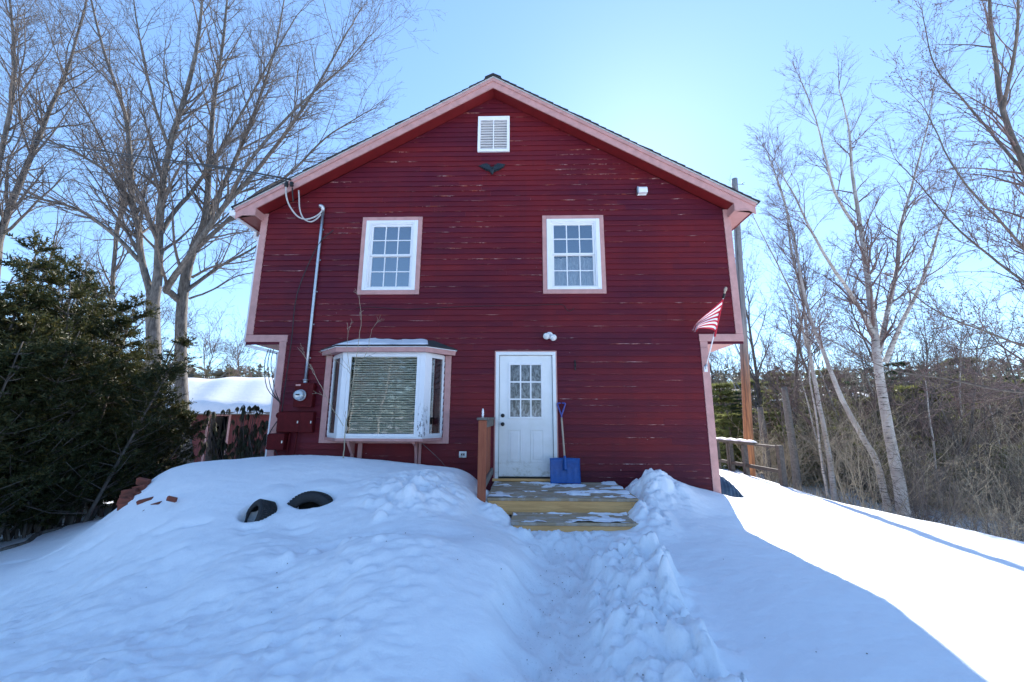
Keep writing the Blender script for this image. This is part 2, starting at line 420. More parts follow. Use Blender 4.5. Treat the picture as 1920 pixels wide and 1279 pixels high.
def _mk():
    m = N('worn_white_paint'); co = m.coord()
    c = m.mix(m.ramp(m.noise(co, 3, 4), [(0.4, 0.0), (0.7, 1.0)]), (0.78, 0.80, 0.80), (0.70, 0.72, 0.70))
    sep = m.n('ShaderNodeSeparateXYZ'); m.l(co, sep.inputs[0])
    low = m.ramp(sep.outputs[2], [(0.0, 1.0), (0.08, 1.0), (0.42, 0.0)])
    dn = m.ramp(m.noise(m.coord((7, 1, 9)), 1.0, 5, 0.75), [(0.50, 0.0), (0.66, 1.0)])
    c = m.mix(m.math('MULTIPLY', m.math('MULTIPLY', low, dn), 0.75), c, (0.30, 0.28, 0.16))
    m.col(c); m.set(0.45); return m.m
MAT['white_old'] = _mk()
def _mk():
    m = N('peeling_white_paint'); co = m.coord()
    sep = m.n('ShaderNodeSeparateXYZ'); m.l(co, sep.inputs[0])
    low = m.ramp(sep.outputs[2], [(0.0, 1.0), (0.75, 1.0), (1.0, 0.35), (1.25, 0.0)]) if False else m.ramp(m.math('SUBTRACT', sep.outputs[2], 0.6), [(0.0, 1.0), (0.35, 0.8), (0.75, 0.0)])
    dn = m.ramp(m.noise(m.coord((30, 30, 9)), 1.0, 4, 0.75), [(0.53, 0.0), (0.57, 1.0)])
    c = m.mix(m.math('MULTIPLY', low, dn), (0.78, 0.79, 0.81), (0.10, 0.09, 0.085))
    m.col(c); m.set(0.5); return m.m
MAT['peel'] = _mk()
def _mk():
    m = N('old_brick'); nz = m.noise(m.coord(), 9, 4)
    c = m.mix(m.ramp(nz, [(0.35, 0.0), (0.65, 1.0)]), (0.22, 0.055, 0.032), (0.12, 0.04, 0.028))
    rv = m.ramp(m.rand(), [(0.0, 0.7), (1.0, 1.3)]); c = m.mix(1.0, c, rv, 'MULTIPLY')
    m.col(c); m.set(0.9); m.bump(nz, 0.5, 0.01); return m.m
MAT['brick'] = _mk()
def _mk():
    m = N('utility_pole_wood'); nz = m.noise(m.coord((10, 10, 0.7)), 2.0, 5, 0.7)
    sep = m.n('ShaderNodeSeparateXYZ'); m.l(m.coord(), sep.inputs[0])
    hz = m.ramp(m.math('MULTIPLY', m.math('ADD', sep.outputs[2], m.math('MULTIPLY', nz, 2.0)), 0.1), [(0.10, 0.0), (0.42, 0.15), (0.62, 1.0)])
    c = m.mix(m.ramp(nz, [(0.35, 0.0), (0.65, 1.0)]), (0.50, 0.20, 0.07), (0.20, 0.075, 0.03))
    g = m.mix(m.ramp(nz, [(0.35, 0.0), (0.65, 1.0)]), (0.34, 0.33, 0.33), (0.20, 0.19, 0.19))
    m.col(m.mix(hz, c, g)); m.set(0.8); m.bump(nz, 0.5, 0.01); return m.m
MAT['pole'] = _mk()
# ------------------------------------------------------------------ terrain
W1, W2, HB = 3.782, 4.413, 9.0          # half width below, half width above, house depth
def far_h(x, y):
    """broad lie of the land: level yard, a valley to the right and behind, a wooded ridge beyond"""
    right = np.clip((x-7.5)/30.0, 0, 1); right = right*right*(3-2*right)
    back = np.clip((y-6)/40.0, 0, 1); back = back*back*(3-2*back)
    left = np.clip((-x-5)/8.0, 0, 1)
    z = -0.6-7.0*right*np.clip((y+30)/30, 0, 1)-0.9*left-5.0*back
    d = np.sqrt(x*x+y*y)
    ridge = np.clip((d-60)/150.0, 0, 1)*np.clip((y+60)/120, 0, 1)
    z = z+ridge*ridge*(3-2*ridge)*(26+6*np.sin(x*0.011+1.0)+5*np.sin(x*0.027+y*0.01))
    return z+0.5*np.sin(x*0.13)*np.sin(y*0.11)*np.clip((d-14)/20, 0, 1)

def cp(px, py, Y=None, Z=None): return tuple(at(px, py, Y) if Z is None else atz(px, py, Z))
CP = [
 # foot of the steps, shovelled path down to the camera
 (1.0, -1.95, -.27), (1.6, -1.95, -.26), (.4, -1.9, -.22), (1.05, -2.6, -.40), (1.0, -3.4, -.47), (1.0, -4.2, -.54), (1.0, -5.2, -.6), (.9, -6.2, -.62), (.6, -7.5, -.64),
 (1.0, -.7, -.42), (1.9, -.6, -.40), (.3, -.6, -.3), (1.0, .8, -.42), (1.6, -1.3, -.40), (.6, -1.3, -.40),
 # bank right of the deck and the ground to the corner of the house
 (2.30, -.70, .06), (2.6, -.35, .13), (2.95, -.5, .06), cp(1300, 915, -.5), (3.70, -.35, -.13), (3.8, .6, -.28), (2.4, -1.5, -.15), (3.0, -1.3, -.20), (3.7, -1.2, -.27),
 (2.3, -2.4, -.28), (3.2, -2.4, -.28), (3.26, -3.56, -.27), (2.6, -3.4, -.30), (3.0, -4.4, -.29), (2.5, -5.2, -.33), (4, -5.5, -.33), (2.0, -6.8, -.5), (5, -7.5, -.45),
 # sunlit slope on the right
 (4.4, -.6, -.34), (4.5, .6, -.33), (4.2, -2, -.33), (4.2, -3.4, -.30), (5.3, -2.6, -.40), (5.55, -1.17, -.46), (6.2, .6, -.52), (5.2, 1.2, -.40), (4.5, 2.4, -.26), (6.84, 3.0, -.60), (7.66, 4.67, -.76),
 cp(1360, 893, 3), cp(1420, 897, 4), (6.5, -3.5, -.55), (7.28, -1.2, -.62), (7.9, .9, -.80), (8.65, 3.0, -1.15), (9.3, .9, -1.12), (9, -3, -.9), (10.54, 3, -1.75), (11, 0, -1.7), (10, 6, -1.7), (5.5, 8, -.55), (8.6, 7, -1.05), (12, -5, -1.6),
 # snowed-over bank on the left, with its lip along the crest
 cp(640, 865, -1.0), cp(440, 868, -1.2), cp(540, 864, -1.1), cp(760, 880, -1.0), cp(880, 889, -.9), cp(300, 889, -1.6), (-3.7, -.1, .34), (-2, -.1, .34), (-.6, -.1, .14), (-4.3, 0.2, .15),
 cp(480, 960, -2.3), cp(580, 940, -2.1), cp(240, 935, -2.0), cp(225, 960, -2.0), cp(700, 980, -2.6), cp(800, 955, -2.2), cp(330, 990, -2.6),
 cp(450, 1060, -3.2), cp(700, 1012, -3.25), cp(850, 1008, -3.0), cp(930, 1020, -3.0), cp(600, 1045, -3.2),
 cp(560, 1130, Z=-.30), cp(850, 1130, Z=-.20), cp(930, 1279, Z=-.42), cp(700, 1279, Z=-.36), cp(400, 1279, Z=-.42), cp(100, 1279, Z=-.52), cp(0, 1279, Z=-.56),
 cp(300, 1150, Z=-.45), cp(120, 1110, Z=-.55), cp(0, 1060, Z=-.62), cp(50, 1010, Z=-.72), cp(130, 985, Z=-.72), cp(190, 950, Z=-.72), (-5.2, -1.9, -.62), (-7.3, .3, -.85), (-6, 1.5, -.8), (-5, 2.5, -.6),
 (-9.5, 3.2, -1.15), (-9, -2, -.85), (-7, -4.5, -.75), (-3, -6, -.62), (-1, -6, -.55), (-12, 6, -1.45), (-10, 10, -1.5), (-5.5, 6, -1.0), (-14, 1, -1.4), (-1, -8, -.64), (-6, -9, -.7),
]
CP = np.array([tuple(map(float, c)) for c in CP])
def _tps(P, S=1.0):
    n = len(P); A = P[:, :2]
    def phi(d2): return 0.5*d2*np.log(d2+1e-9)
    D2 = ((A[:, None]-A[None])**2).sum(-1)
    K = phi(D2)+0.02*np.eye(n); Q = np.c_[np.ones(n), A]
    M = np.block([[K, Q], [Q.T, np.zeros((3, 3))]])
    w = np.linalg.solve(M, np.r_[P[:, 2], 0, 0, 0])
    def f(x, y):
        x = np.asarray(x, float); y = np.asarray(y, float); z = w[n]+w[n+1]*x+w[n+2]*y
        for i in range(n):
            z = z+w[i]*phi((x-A[i, 0])**2+(y-A[i, 1])**2)
        return z
    return f
_t = np.linspace(0, 2*math.pi, 22, endpoint=False)
ring = np.c_[19*np.cos(_t), 19*np.sin(_t)]
ring = np.c_[ring, far_h(ring[:, 0], ring[:, 1])]
CP = np.vstack([CP, ring])
near_h = _tps(CP)
def smooth(t): t = np.clip(t, 0, 1); return t*t*(3-2*t)
def G(x, y):
    x = np.asarray(x, float); y = np.asarray(y, float); d = np.sqrt(x*x+y*y); k = smooth((d-13)/6.0)
    n = near_h(np.clip(x, -20, 20), np.clip(y, -20, 20))
    return n*(1-k)+far_h(x, y)*k
def g1(x, y): return float(G(np.array([x]), np.array([y]))[0])

def axis_pts(a, b, step, lim):
    core = np.arange(a, b+1e-6, step); out = [core]; s = step; v = b; R = []
    while v < lim: s *= 1.09; v += s; R.append(v)
    s = step; v = a; L = []
    while v > -lim: s *= 1.09; v -= s; L.append(v)
    return np.r_[L[::-1], core, R]
gx = axis_pts(-6.2, 6.6, 0.024, 900); gy = axis_pts(-6.0, 0.2, 0.021, 900)
GX, GY = np.meshgrid(gx, gy)
Z = G(GX, GY)
# wind-packed ripple and soft undulation
fade = 1-smooth((np.hypot(GX, GY)-14)/10)
und = (fbm(GX*0.9, GY*0.9, 3, 3)-.5)*0.10
rip = (fbm(GX*2.2+GY*0.8, GY*4.2-GX*1.2, 4, 9)-.5)
leftm = smooth((0.2-GX)/1.0)*smooth((-2.5-GY)/0.8)
Z += fade*(und*(0.5+0.4*leftm)+rip*(0.024+0.10*leftm))
lump = chunks(GX, GY*1.35, 0.16, 31); nr = vnoise(GX*9+GY*3, GY*15-GX*2, 201); nr2 = vnoise(GX*17, GY*24, 203)
crust = (1-np.abs(2*nr-1))*0.026+(1-np.abs(2*nr2-1))*0.015
msk = smooth((fbm(GX*0.8, GY*0.9, 3, 210)-.36)/.16)
Z += fade*crust*(0.18+leftm*(0.35+0.9*msk))
Z += fade*leftm*lump*0.16*smooth((fbm(GX*1.1, GY*1.1, 2, 77)-.42)/.2)
# the shovelled path: a trough with a broken right bank
pc = np.interp(GY, [-7.5, -4.5, -3.2, -2.4, -1.9], [0.75, 0.80, 0.98, 1.08, 1.15])
lw = np.interp(GY, [-7.5, -4.5, -3.0, -2.4, -1.9], [0.42, 0.42, 0.42, 0.42, 0.62])
rw = np.interp(GY, [-7.5, -5.2, -4.3, -3.4, -2.72, -2.60, -1.9], [1.5, 1.25, .95, .86, .80, .30, .52])
wob = (fbm(GX*1.5, GY*2.2, 3, 5)-.5)*0.5
inl = smooth((GX-(pc-lw)+wob)/0.40+0.5); inr = smooth(((pc+rw)-GX+wob*0.9)/0.16+0.5)
path = inl*inr*smooth((-1.75-GY)/0.12)
target = np.interp(GY, [-8, -6, -4.5, -3.3, -2.4, -1.9], [-.64, -.61, -.56, -.48, -.38, -.265])
Z = Z*(1-path)+np.minimum(Z, target)*path
# shovelled crumbs: heaped lumps on the right half of the trough and beside the steps
ch1 = chunks(GX, GY, 0.34, 1); ch2 = chunks(GX+3.1, GY-1.7, 0.17, 11); ch3 = chunks(GX-7.7, GY+2.2, 0.085, 21)+1.1*chunks(GX+1.7, GY-5.2, 0.048, 51)
heap = smooth((GX-pc-0.02+wob*0.5)/0.18)*inr*smooth((-2.62-GY)/0.10)
hz_ = np.interp(GX-pc, [0, .25, .8, 1.3], [0, .05, .13, .14])
Z += heap*(hz_+0.34*ch1+0.55*ch2+0.75*ch3)*np.interp(GY, [-7, -4.5, -3, -2.6], [.8, .8, .9, 1.1])
lb = np.exp(-((GX-(pc-lw)-wob)/0.13)**2)*smooth((-1.9-GY)/0.2)
Z += lb*(0.35*ch1+0.5*ch2+0.35*ch3)*smooth((fbm(GX*1.3, GY*1.3, 2, 41)-.38)/.15)
rb = np.exp(-((GX-(pc+rw)-wob-0.05)/0.16)**2)*smooth((-2.7-GY)/0.25)
Z += rb*(0.01+0.22*ch1+0.3*ch2)
fw = np.exp(-((GY+2.62)/0.10)**2)*smooth((GX-1.18)/.1)*smooth((2.0-GX)/.15); Z += fw*(0.02+0.5*ch2+0.25*ch1+0.3*ch3)
piler = smooth(1-np.hypot((GX-2.42)/0.85, (GY+.70)/0.95))
Z += piler*(0.03+0.28*ch1+0.42*ch2+0.5*ch3)
pile2 = smooth(1.1-np.hypot((GX-2.1)/0.35, (GY+1.55)/0.7)); Z += pile2*(0.05+0.3*ch1+0.4*ch2+0.4*ch3)
pilel = smooth(1-np.hypot((GX+.75)/1.0, (GY+1.85)/0.95))*smooth((-0.02-GX)/0.1)
Z += pilel*(0.0+0.22*ch1+0.45*ch2+0.5*ch3)
sl_ = smooth(1-np.hypot((GX-.26)/.30, (GY+1.62)/.36)); Z += sl_*(0.06+0.3*ch2+0.4*ch3)
foot = smooth(1-np.hypot((GX-1.0)/1.25, (GY+2.08)/0.26)); Z += foot*(0.015+0.35*ch2+0.45*ch3)
ph = smooth(1-np.hypot((GX-1.62)/0.28, (GY+2.45)/0.33)); Z += ph*(0.03+0.3*ch1+0.4*ch2)
# valley behind the plateau on the left
Z -= 0.075*np.exp(-((GY+2.78-0.16*(GX+0.7)**2*np.sign(-GX-0.7)*0.4-0.10*np.sin(GX*2))/0.22)**2)*smooth((0.25-GX)/.5)*smooth((GX+2.4)/.8)
# boot prints on the trodden floor
rp = np.random.default_rng(4)
for k in range(26):
    yy = -2.2-k*.12+rp.uniform(-.05, .05); xx = np.interp(yy, [-7.5, -4.5, -3.2, -2.4, -1.9], [0.62, 0.68, 0.86, 1.0, 1.1])+rp.uniform(-.26, .24); an = rp.uniform(-.35, .35)
    ux = (GX-xx)*math.cos(an)+(GY-yy)*math.sin(an); uy = -(GX-xx)*math.sin(an)+(GY-yy)*math.cos(an); q = (ux/.055)**2+(uy/.14)**2
    Z += -0.028*np.exp(-q**2)+0.010*np.exp(-((np.sqrt(q)-1.35)/.25)**2)
# the flat of the path: trodden
Z += path*(1-heap)*((fbm(GX*7, GY*7, 3, 61)-.5)*0.035)
# hollow of the sunlit field beside the shadow's edge
Z -= 0.07*np.exp(-((GX-3.95)/0.30)**2-((GY+2.3)/1.1)**2)
# scattered thrown crumbs on the left bank, single lumps
for px, py, Y, s in ((590, 1025, -3.0, .055), (541, 1044, -3.12, .05), (650, 1010, -2.95, .08), (668, 1012, -3.0, .06), (720, 958, -2.35, .08), (765, 940, -2.1, .09), (712, 978, -2.5, .07), (690, 950, -2.2, .05), (1098, 985, -2.3, .06), (1145, 1000, -2.4, .06)):
    c = at(px, py, Y); Z += s*0.9*np.clip(1-((GX-c[0])**2+(GY-c[1])**2)/(s*s), 0, 1)**0.6
# animal tracks: pairs of shallow dents
for px, py in ((20, 1053), (95, 1040), (120, 1022), (150, 1030), (185, 1012), (315, 993), (285, 992), (375, 982), (365, 979), (470, 985), (470, 993), (560, 980), (565, 985), (320, 1035), (120, 1056), (690, 1050), (1010, 1070)):
    # dents follow the surface: march the sight line on to it
    best = None
    for Zt in np.arange(-.9, .4, .02):
        q = atz(px, py, Zt); e = abs(g1(q[0], q[1])-Zt)
        if q[1] > -1.2 or q[1] < -6: continue
        if best is None or e < best[0]: best = (e, q)
    if best:
        q = best[1]
        for k in (-1, 1):
            Z -= 0.028*np.exp(-(((GX-q[0]-k*0.05)/0.065)**2+((GY-q[1]-k*0.02)/0.035)**2))
# hollows melted round the tyres
TY1, TY2 = at(482, 968, -2.32), at(580, 958, -2.12)
Z -= 0.50*smooth(1.25-np.hypot((GX-TY1[0]+.015)/.14, (GY-TY1[1]-.02)/.16))
Z -= 0.40*smooth(1.2-np.hypot((GX-TY2[0])/.22, (GY-TY2[1]-.05)/.16))
for T_, w_ in ((TY1, .2), (TY2, .3)):
    Z += 0.035*smooth(1.2-np.hypot((GX-T_[0])/w_, (GY-T_[1]-.32)/.2))
# ground under the house and the deck stays low
under = smooth((W1+0.02-np.abs(GX))/0.08)*smooth((GY-0.02)/0.06)
Z = Z*(1-under)+np.minimum(Z, -0.7)*under
dk = smooth((GX-0.12)/0.04)*smooth((2.0-GX)/0.04)*smooth((GY+1.31)/0.04)*smooth((0.3-GY)/0.1)
Z = Z*(1-dk)+np.minimum(Z, -0.3)*dk
dk = smooth((GX-0.46)/0.06)*smooth((1.86-GX)/0.08)*smooth((GY+1.84)/0.05)*smooth((0.3-GY)/0.1)
Z = Z*(1-dk)+np.minimum(Z, -0.33)*dk
ny, nx = GX.shape
idx = np.arange(ny*nx).reshape(ny, nx)
Fg = np.stack([idx[:-1, :-1], idx[:-1, 1:], idx[1:, 1:], idx[1:, :-1]], -1).reshape(-1, 4)
ground = mesh_np('snow_ground', np.c_[GX.ravel(), GY.ravel(), Z.ravel()], Fg, MAT['gsnow'], smooth=True)
tag(ground, kind='structure')
grit_grey = path*(1-heap*0.7)
grit_grey = np.maximum(grit_grey, 1.3*np.exp(-((GX-4.75-0.35*(2.0-GY))/0.28)**2-((GY-1.5)/1.0)**2)*smooth((fbm(GX*4, GY*4, 3, 8)-.38)/.1))  # patchy grey streak in the snow colour near the right corner
a = ground.data.attributes.new('grit_grey', 'FLOAT', 'POINT'); a.data.foreach_set('value', grit_grey.ravel().astype(np.float32))
def gz(x, y):
    """height of the finished snow"""
    j = int(np.clip(np.searchsorted(gx, x)-1, 0, nx-2)); i = int(np.clip(np.searchsorted(gy, y)-1, 0, ny-2))
    return float(Z[i, j])

# ------------------------------------------------------------------ house
house = empty('clapboard_house', (0, 0, 0), 'dark red two-storey clapboard house with pink trim, white door and gable roof', 'house')
PK, SL = 7.345, 0.578                                     # soffit line on the wall z = PK - SL|x|
def xr_at(z):                                             # half width of the wall at height z
    if z < 2.353: return W1
    lim = (PK-z)/SL
    return min(W2, lim)
# openings in the front wall (x0, x1, z0, z1)
WIN = [(-2.4526, 3.2252), (0.9363, 3.2252)]; WW, WH = 1.136, 1.525
OPEN = [(x+.03, x+WW-.03, z+.03, z+WH-.03) for x, z in WIN]
DX0, DX1, DZ1 = .162, 1.076, 2.1025
OPEN.append((DX0-.055, DX1+.055, -0.3, DZ1+.05))
BX0, BX1, BZ0, BZ1 = -2.80, -.79, .70, 2.16
OPEN.append((BX0+.02, BX1-.02, BZ0+.01, BZ1-.02))
OPEN.append((-.26, .27, 6.15, 6.85))
# sheathing behind the boards, in strips round the openings
bm = bmesh.new()
zs = sorted({-0.16, 2.353, 4.80, *[o[2] for o in OPEN if o[2] > -.16], *[o[3] for o in OPEN]})
for z0, z1 in zip(zs[:-1], zs[1:]):
    if z1-z0 < 1e-4: continue
    segs = []; w = (W1 if z1 <= 2.354 else W2) - .004
    cuts = sorted((o[0], o[1]) for o in OPEN if o[2] < z1-1e-4 and o[3] > z0+1e-4)
    x = -w
    for c0, c1 in cuts:
        if z0 > 4.79: continue
        segs.append((x, c0)); x = c1
    segs.append((x, w))
    if z0 >= 4.79: continue
    for a, b in segs:
        if b-a > 1e-3: bm_box(bm, a, b, .016, .12, z0, z1)
bm_prism(bm, [(-W2+.004, 4.80), (W2-.004, 4.80), (W2-.004, PK-SL*W2+.02), (0, PK+.02), (-W2+.004, PK-SL*W2+.02)], 'y', .016, .12)
from_bm('sheathing', bm, MAT['red_plain'], house)
# siding boards, one object each
mk = 0; r0 = random.Random(3)
z = SZ0; nrow = 0
while z < PK-0.03:
    zt = min(z+PITCH+0.016, PK-.01); w0 = xr_at(z)-.012 if z < 4.8 else xr_at(z+.012)-.004
    if z < 2.353 <= z+PITCH*0.5: w0 = W2-.012
    cuts = sorted((o[0], o[1]) for o in OPEN if o[2] < z+PITCH*.5 and o[3] > z+PITCH*.5)
    segs = []; x = -w0
    for c0, c1 in cuts: segs.append((x, c0)); x = c1
    segs.append((x, w0))
    pieces = []
    for a, b in segs:
        if b-a < .06: continue
        cur = a
        while b-cur > 4.2 or (b-cur > 2.2 and r0.random() < .30):
            L = r0.uniform(1.2, min(4.0, b-cur-.6)); pieces.append((cur, cur+L-.0015)); cur += L
        pieces.append((cur, b))
    for a, b in pieces:
        dj = r0.uniform(-.0012, .0012); tk = .0215+r0.uniform(-.0015, .002)
        at0 = xr_at(zt)-.004 if z > 4.75 else 99
        aT, bT = max(a, -at0), min(b, at0)
        if z > 4.75 and bT <= aT+.01: aT, bT = (a+b)/2-.01, (a+b)/2+.01
        bm = bmesh.new()
        P = [(a, -tk, z+dj), (b, -tk, z+dj), (b, .015, z+dj), (a, .015, z+dj), (aT, -.002, zt), (bT, -.002, zt), (bT, .015, zt), (aT, .015, zt)]
        vs = [bm.verts.new(p) for p in P]
        for f in ((0, 1, 2, 3), (4, 5, 6, 7), (0, 1, 5, 4), (2, 3, 7, 6), (1, 2, 6, 5), (0, 3, 7, 4)): bm.faces.new([vs[i] for i in f])
        from_bm('siding_board', bm, MAT['red'], house); mk += 1
    z += PITCH; nrow += 1
print('siding boards', mk, 'rows', nrow)
# other walls
for s in (-1, 1):
    box('side_wall', *sorted((s*(W1-.01), s*(W1-.13))), .121, HB, -.16, 2.351, MAT['red_plain'], house)
    box('side_wall', *sorted((s*(W2-.01), s*(W2-.13))), .121, HB, 2.38, PK-SL*W2+.05, MAT['red_plain'], house)
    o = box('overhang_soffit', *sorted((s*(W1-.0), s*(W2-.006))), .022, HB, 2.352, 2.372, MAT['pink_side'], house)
bm = bmesh.new(); bm_prism(bm, [(-W1, -.16), (W1, -.16), (W1, 2.35), (W2-.02, 2.36), (W2-.02, PK-SL*W2), (0, PK), (-W2+.02, PK-SL*W2), (-W2+.02, 2.36), (-W1, 2.35)], 'y', HB-.1, HB)
from_bm('rear_wall', bm, MAT['red_plain'], house)
box('foundation', -W1+.03, W1-.03, .02, HB-.03, -1.6, -.165, simple('concrete', (.36, .34, .31), .9, var=.3, scale=12), house)
for i, (bx_, bz_) in enumerate(((3.62, -.235), (3.50, -.31), (3.66, -.315))):
    box('brick', bx_-.09, bx_+.09, -.012, .03, bz_-.03, bz_+.03, MAT['brick'], house, .004)
# corner boards and the trim of the overhang
cb = .125
for s in (-1, 1):
    xs = sorted((s*W1, s*(W1-cb))); box('corner_board', *xs, -.026, .016, -.17, 2.240, MAT['pink'], house, .003)
    xs = sorted((s*W2, s*(W2-cb))); box('corner_board', *xs, -.026, .016, 2.482, PK-SL*(W2-cb)-.005 if False else 4.845, MAT['pink'], house, .003)
    xs = sorted((s*W2, s*(W1-cb-.012))); box('overhang_trim', *xs, -.027, .016, 2.245, 2.478, MAT['pink'], house, .003) if False else None
    xs = sorted((s*W2, s*(W1-cb-.010))); box('overhang_trim', *xs, -.028, .016, 2.350, 2.478, MAT['pink'], house, .003)
    xs = sorted((s*W1, s*(W1-cb))); box('corner_board', *xs, -.026, .016, 2.243, 2.347, MAT['pink'], house)
# roof
roofE = 4.77; RT, RS = 7.60, 0.574
def roof_slab(s, name, n0, n1, y0, y1, mat, x_in=0.0, x_out=roofE, parent=house):
    """slab along the slope: n0..n1 measured vertically below the roof line"""
    poly = [(s*x_in, RT-RS*x_in-n0), (s*x_out, RT-RS*x_out-n0), (s*x_out, RT-RS*x_out-n1), (s*x_in, RT-RS*x_in-n1)]
    return prism(name, poly, 'y', y0, y1, mat, parent)
OV = .27
for s in (-1, 1):
    roof_slab(s, 'roof_deck', .03, .06, -OV-.01, HB+.27, MAT['shingle'])
    # soffit of the gable overhang, dark red
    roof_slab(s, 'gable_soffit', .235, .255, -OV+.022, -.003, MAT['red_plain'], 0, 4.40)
    roof_slab(s, 'rake_board', .105, .265, -OV, -OV+.022, MAT['pink'], 0.0, 4.735)
    roof_slab(s, 'rake_board', .062, .128, -OV-.020, -OV-.001, MAT['pink'], 0.0, 4.745)
    roof_slab(s, 'drip_edge', .036, .060, -OV-.030, -OV-.0105, MAT['cable_grey'], 0.0, 4.765)
    # boxed end of the eave: triangle board, inner cheek, flat soffit along the side
    zb = 4.685
    prism('eave_return', [(s*4.385, zb), (s*4.695, zb), (s*4.70, RT-RS*4.70-.266), (s*4.385, RT-RS*4.385-.266)], 'y', -OV+.001, -OV+.02, MAT['pink'], house)
    xs = sorted((s*4.365, s*4.384)); box('eave_return', *xs, -OV+.001, -.028, zb, RT-RS*4.37-.262, MAT['pink'], house)
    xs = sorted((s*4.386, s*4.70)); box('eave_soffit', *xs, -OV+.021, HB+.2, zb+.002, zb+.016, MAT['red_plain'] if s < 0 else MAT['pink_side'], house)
    xs = sorted((s*4.701, s*4.722)); box('eave_fascia', *xs, -OV+.023, HB+.2, zb-.01, RT-RS*4.722-.065, MAT['red_plain'], house)
    # shingle courses, each one strip, a little uneven at the rake
    k = 0; x = 4.80
    while x > 0.02:
        x1 = max(x-.155, 0); jj = r0.uniform(-.012, .008)
        poly = [(s*x, RT-RS*x-.006), (s*x, RT-RS*x-.031), (s*x1, RT-RS*x1-.029), (s*x1, RT-RS*x1-.022)]
        o = prism('shingle_course', poly, 'y', -OV-.045+jj, HB+.29, MAT['shingle'], house); x -= .14
prism('ridge_cap', [(-.16, RT-.105+.02), (-.15, RT-.085+.02), (0, RT+.008), (.15, RT-.085+.02), (.16, RT-.105+.02), (0, RT-.02)], 'y', -OV-.06, HB+.3, MAT['shingle'], house)

# --- double-hung windows
def sash_window(x0, z0, lower_curtain):
    w = tag(box('window', x0, x0+.078, -.036, .016, z0, z0+WH, MAT['pink'], house, .003), 'upper window with pale curtain behind its lower sash' if lower_curtain else 'upper window with plain blue panes')
    x1, z1 = x0+WW, z0+WH
    box('casing', x1-.078, x1, -.036, .016, z0, z1, MAT['pink'], w, .003)
    box('casing', x0+.079, x1-.079, -.036, .016, z1-.072, z1, MAT['pink'], w, .003)
    box('casing', x0+.079, x1-.079, -.036, .016, z0, z0+.078, MAT['pink'], w, .003)
    a, b, c, d = x0+.079, x1-.079, z0+.079, z1-.073
    bm = bmesh.new(); t = .075
    bm_box(bm, a, a+t, -.046, .05, c, d, .005); bm_box(bm, b-t, b, -.046, .05, c, d, .005)
    bm_box(bm, a+t, b-t, -.0455, .05, d-.055, d, .005); bm_box(bm, a+t, b-t, -.0455, .05, c, c+.055, .005)
    bm_box(bm, a+t, a+t+.022, -.03, .05, c+.055, d-.055, .002); bm_box(bm, b-t-.022, b-t, -.03, .05, c+.055, d-.055, .002); bm_box(bm, a+t+.022, b-t-.022, -.03, .05, d-.077, d-.055, .002)
    from_bm('frame', bm, MAT['white'], w)
    a += t+.022; b -= t+.022; c += .055; d -= .077; mid = (c+d)/2+.01
    for (s0, s1, y) in ((mid-.012, d, -.008), (c, mid+.016, .022)):
        bm = bmesh.new(); st = .036; lo = .034
        bm_box(bm, a, a+st, y, y+.028, s0, s1, .003); bm_box(bm, b-st, b, y, y+.028, s0, s1, .003)
        bm_box(bm, a+st, b-st, y-.001, y+.028, s1-.036, s1, .003); bm_box(bm, a+st, b-st, y-.001, y+.028, s0, s0+lo, .003)
        from_bm('sash', bm, MAT['white'], w)
        ga, gb, gc, gd = a+st, b-st, s0+lo, s1-.036
        for i in range(3):
            for j in range(2):
                px0 = ga+(gb-ga)*i/3; px1 = ga+(gb-ga)*(i+1)/3; pz0 = gc+(gd-gc)*j/2; pz1 = gc+(gd-gc)*(j+1)/2
                box('pane', px0+.001, px1-.001, y+.014, y+.018, pz0+.001, pz1-.001, MAT['glass_clear'] if (lower_curtain and y > 0) else MAT['glass'], w)
        for i in (1, 2):
            xm = ga+(gb-ga)*i/3; box('muntin', xm-.009, xm+.009, y+.006, y+.013, gc, gd, MAT['white'], w)
        zm = (gc+gd)/2; box('muntin', ga, gb, y+.0065, y+.0135, zm-.009, zm+.009, MAT['white'], w)
    # dim room seen through the panes
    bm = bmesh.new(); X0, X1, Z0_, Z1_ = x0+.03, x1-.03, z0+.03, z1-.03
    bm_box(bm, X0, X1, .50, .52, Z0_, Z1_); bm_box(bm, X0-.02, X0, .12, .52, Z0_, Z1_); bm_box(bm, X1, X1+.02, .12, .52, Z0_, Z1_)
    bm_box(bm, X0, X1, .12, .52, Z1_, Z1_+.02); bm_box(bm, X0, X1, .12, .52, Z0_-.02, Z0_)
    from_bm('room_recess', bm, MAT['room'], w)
    if lower_curtain:
        n = 60; cx = np.linspace(X0+.05, X1-.05, n); cz = np.linspace(Z0_+.02, mid-.02, 8)
        V = np.array([(x, .10+.012*math.sin(x*70)+.008*math.sin(x*31+z*3), z+.02*math.sin(x*9)) for z in cz for x in cx]); I = np.arange(8*n).reshape(8, n)
        mesh_np('curtain', V, np.stack([I[:-1, :-1], I[:-1, 1:], I[1:, 1:], I[1:, :-1]], -1).reshape(-1, 4), MAT['curtain'], w, True)
sash_window(*WIN[0], False); sash_window(*WIN[1], True)

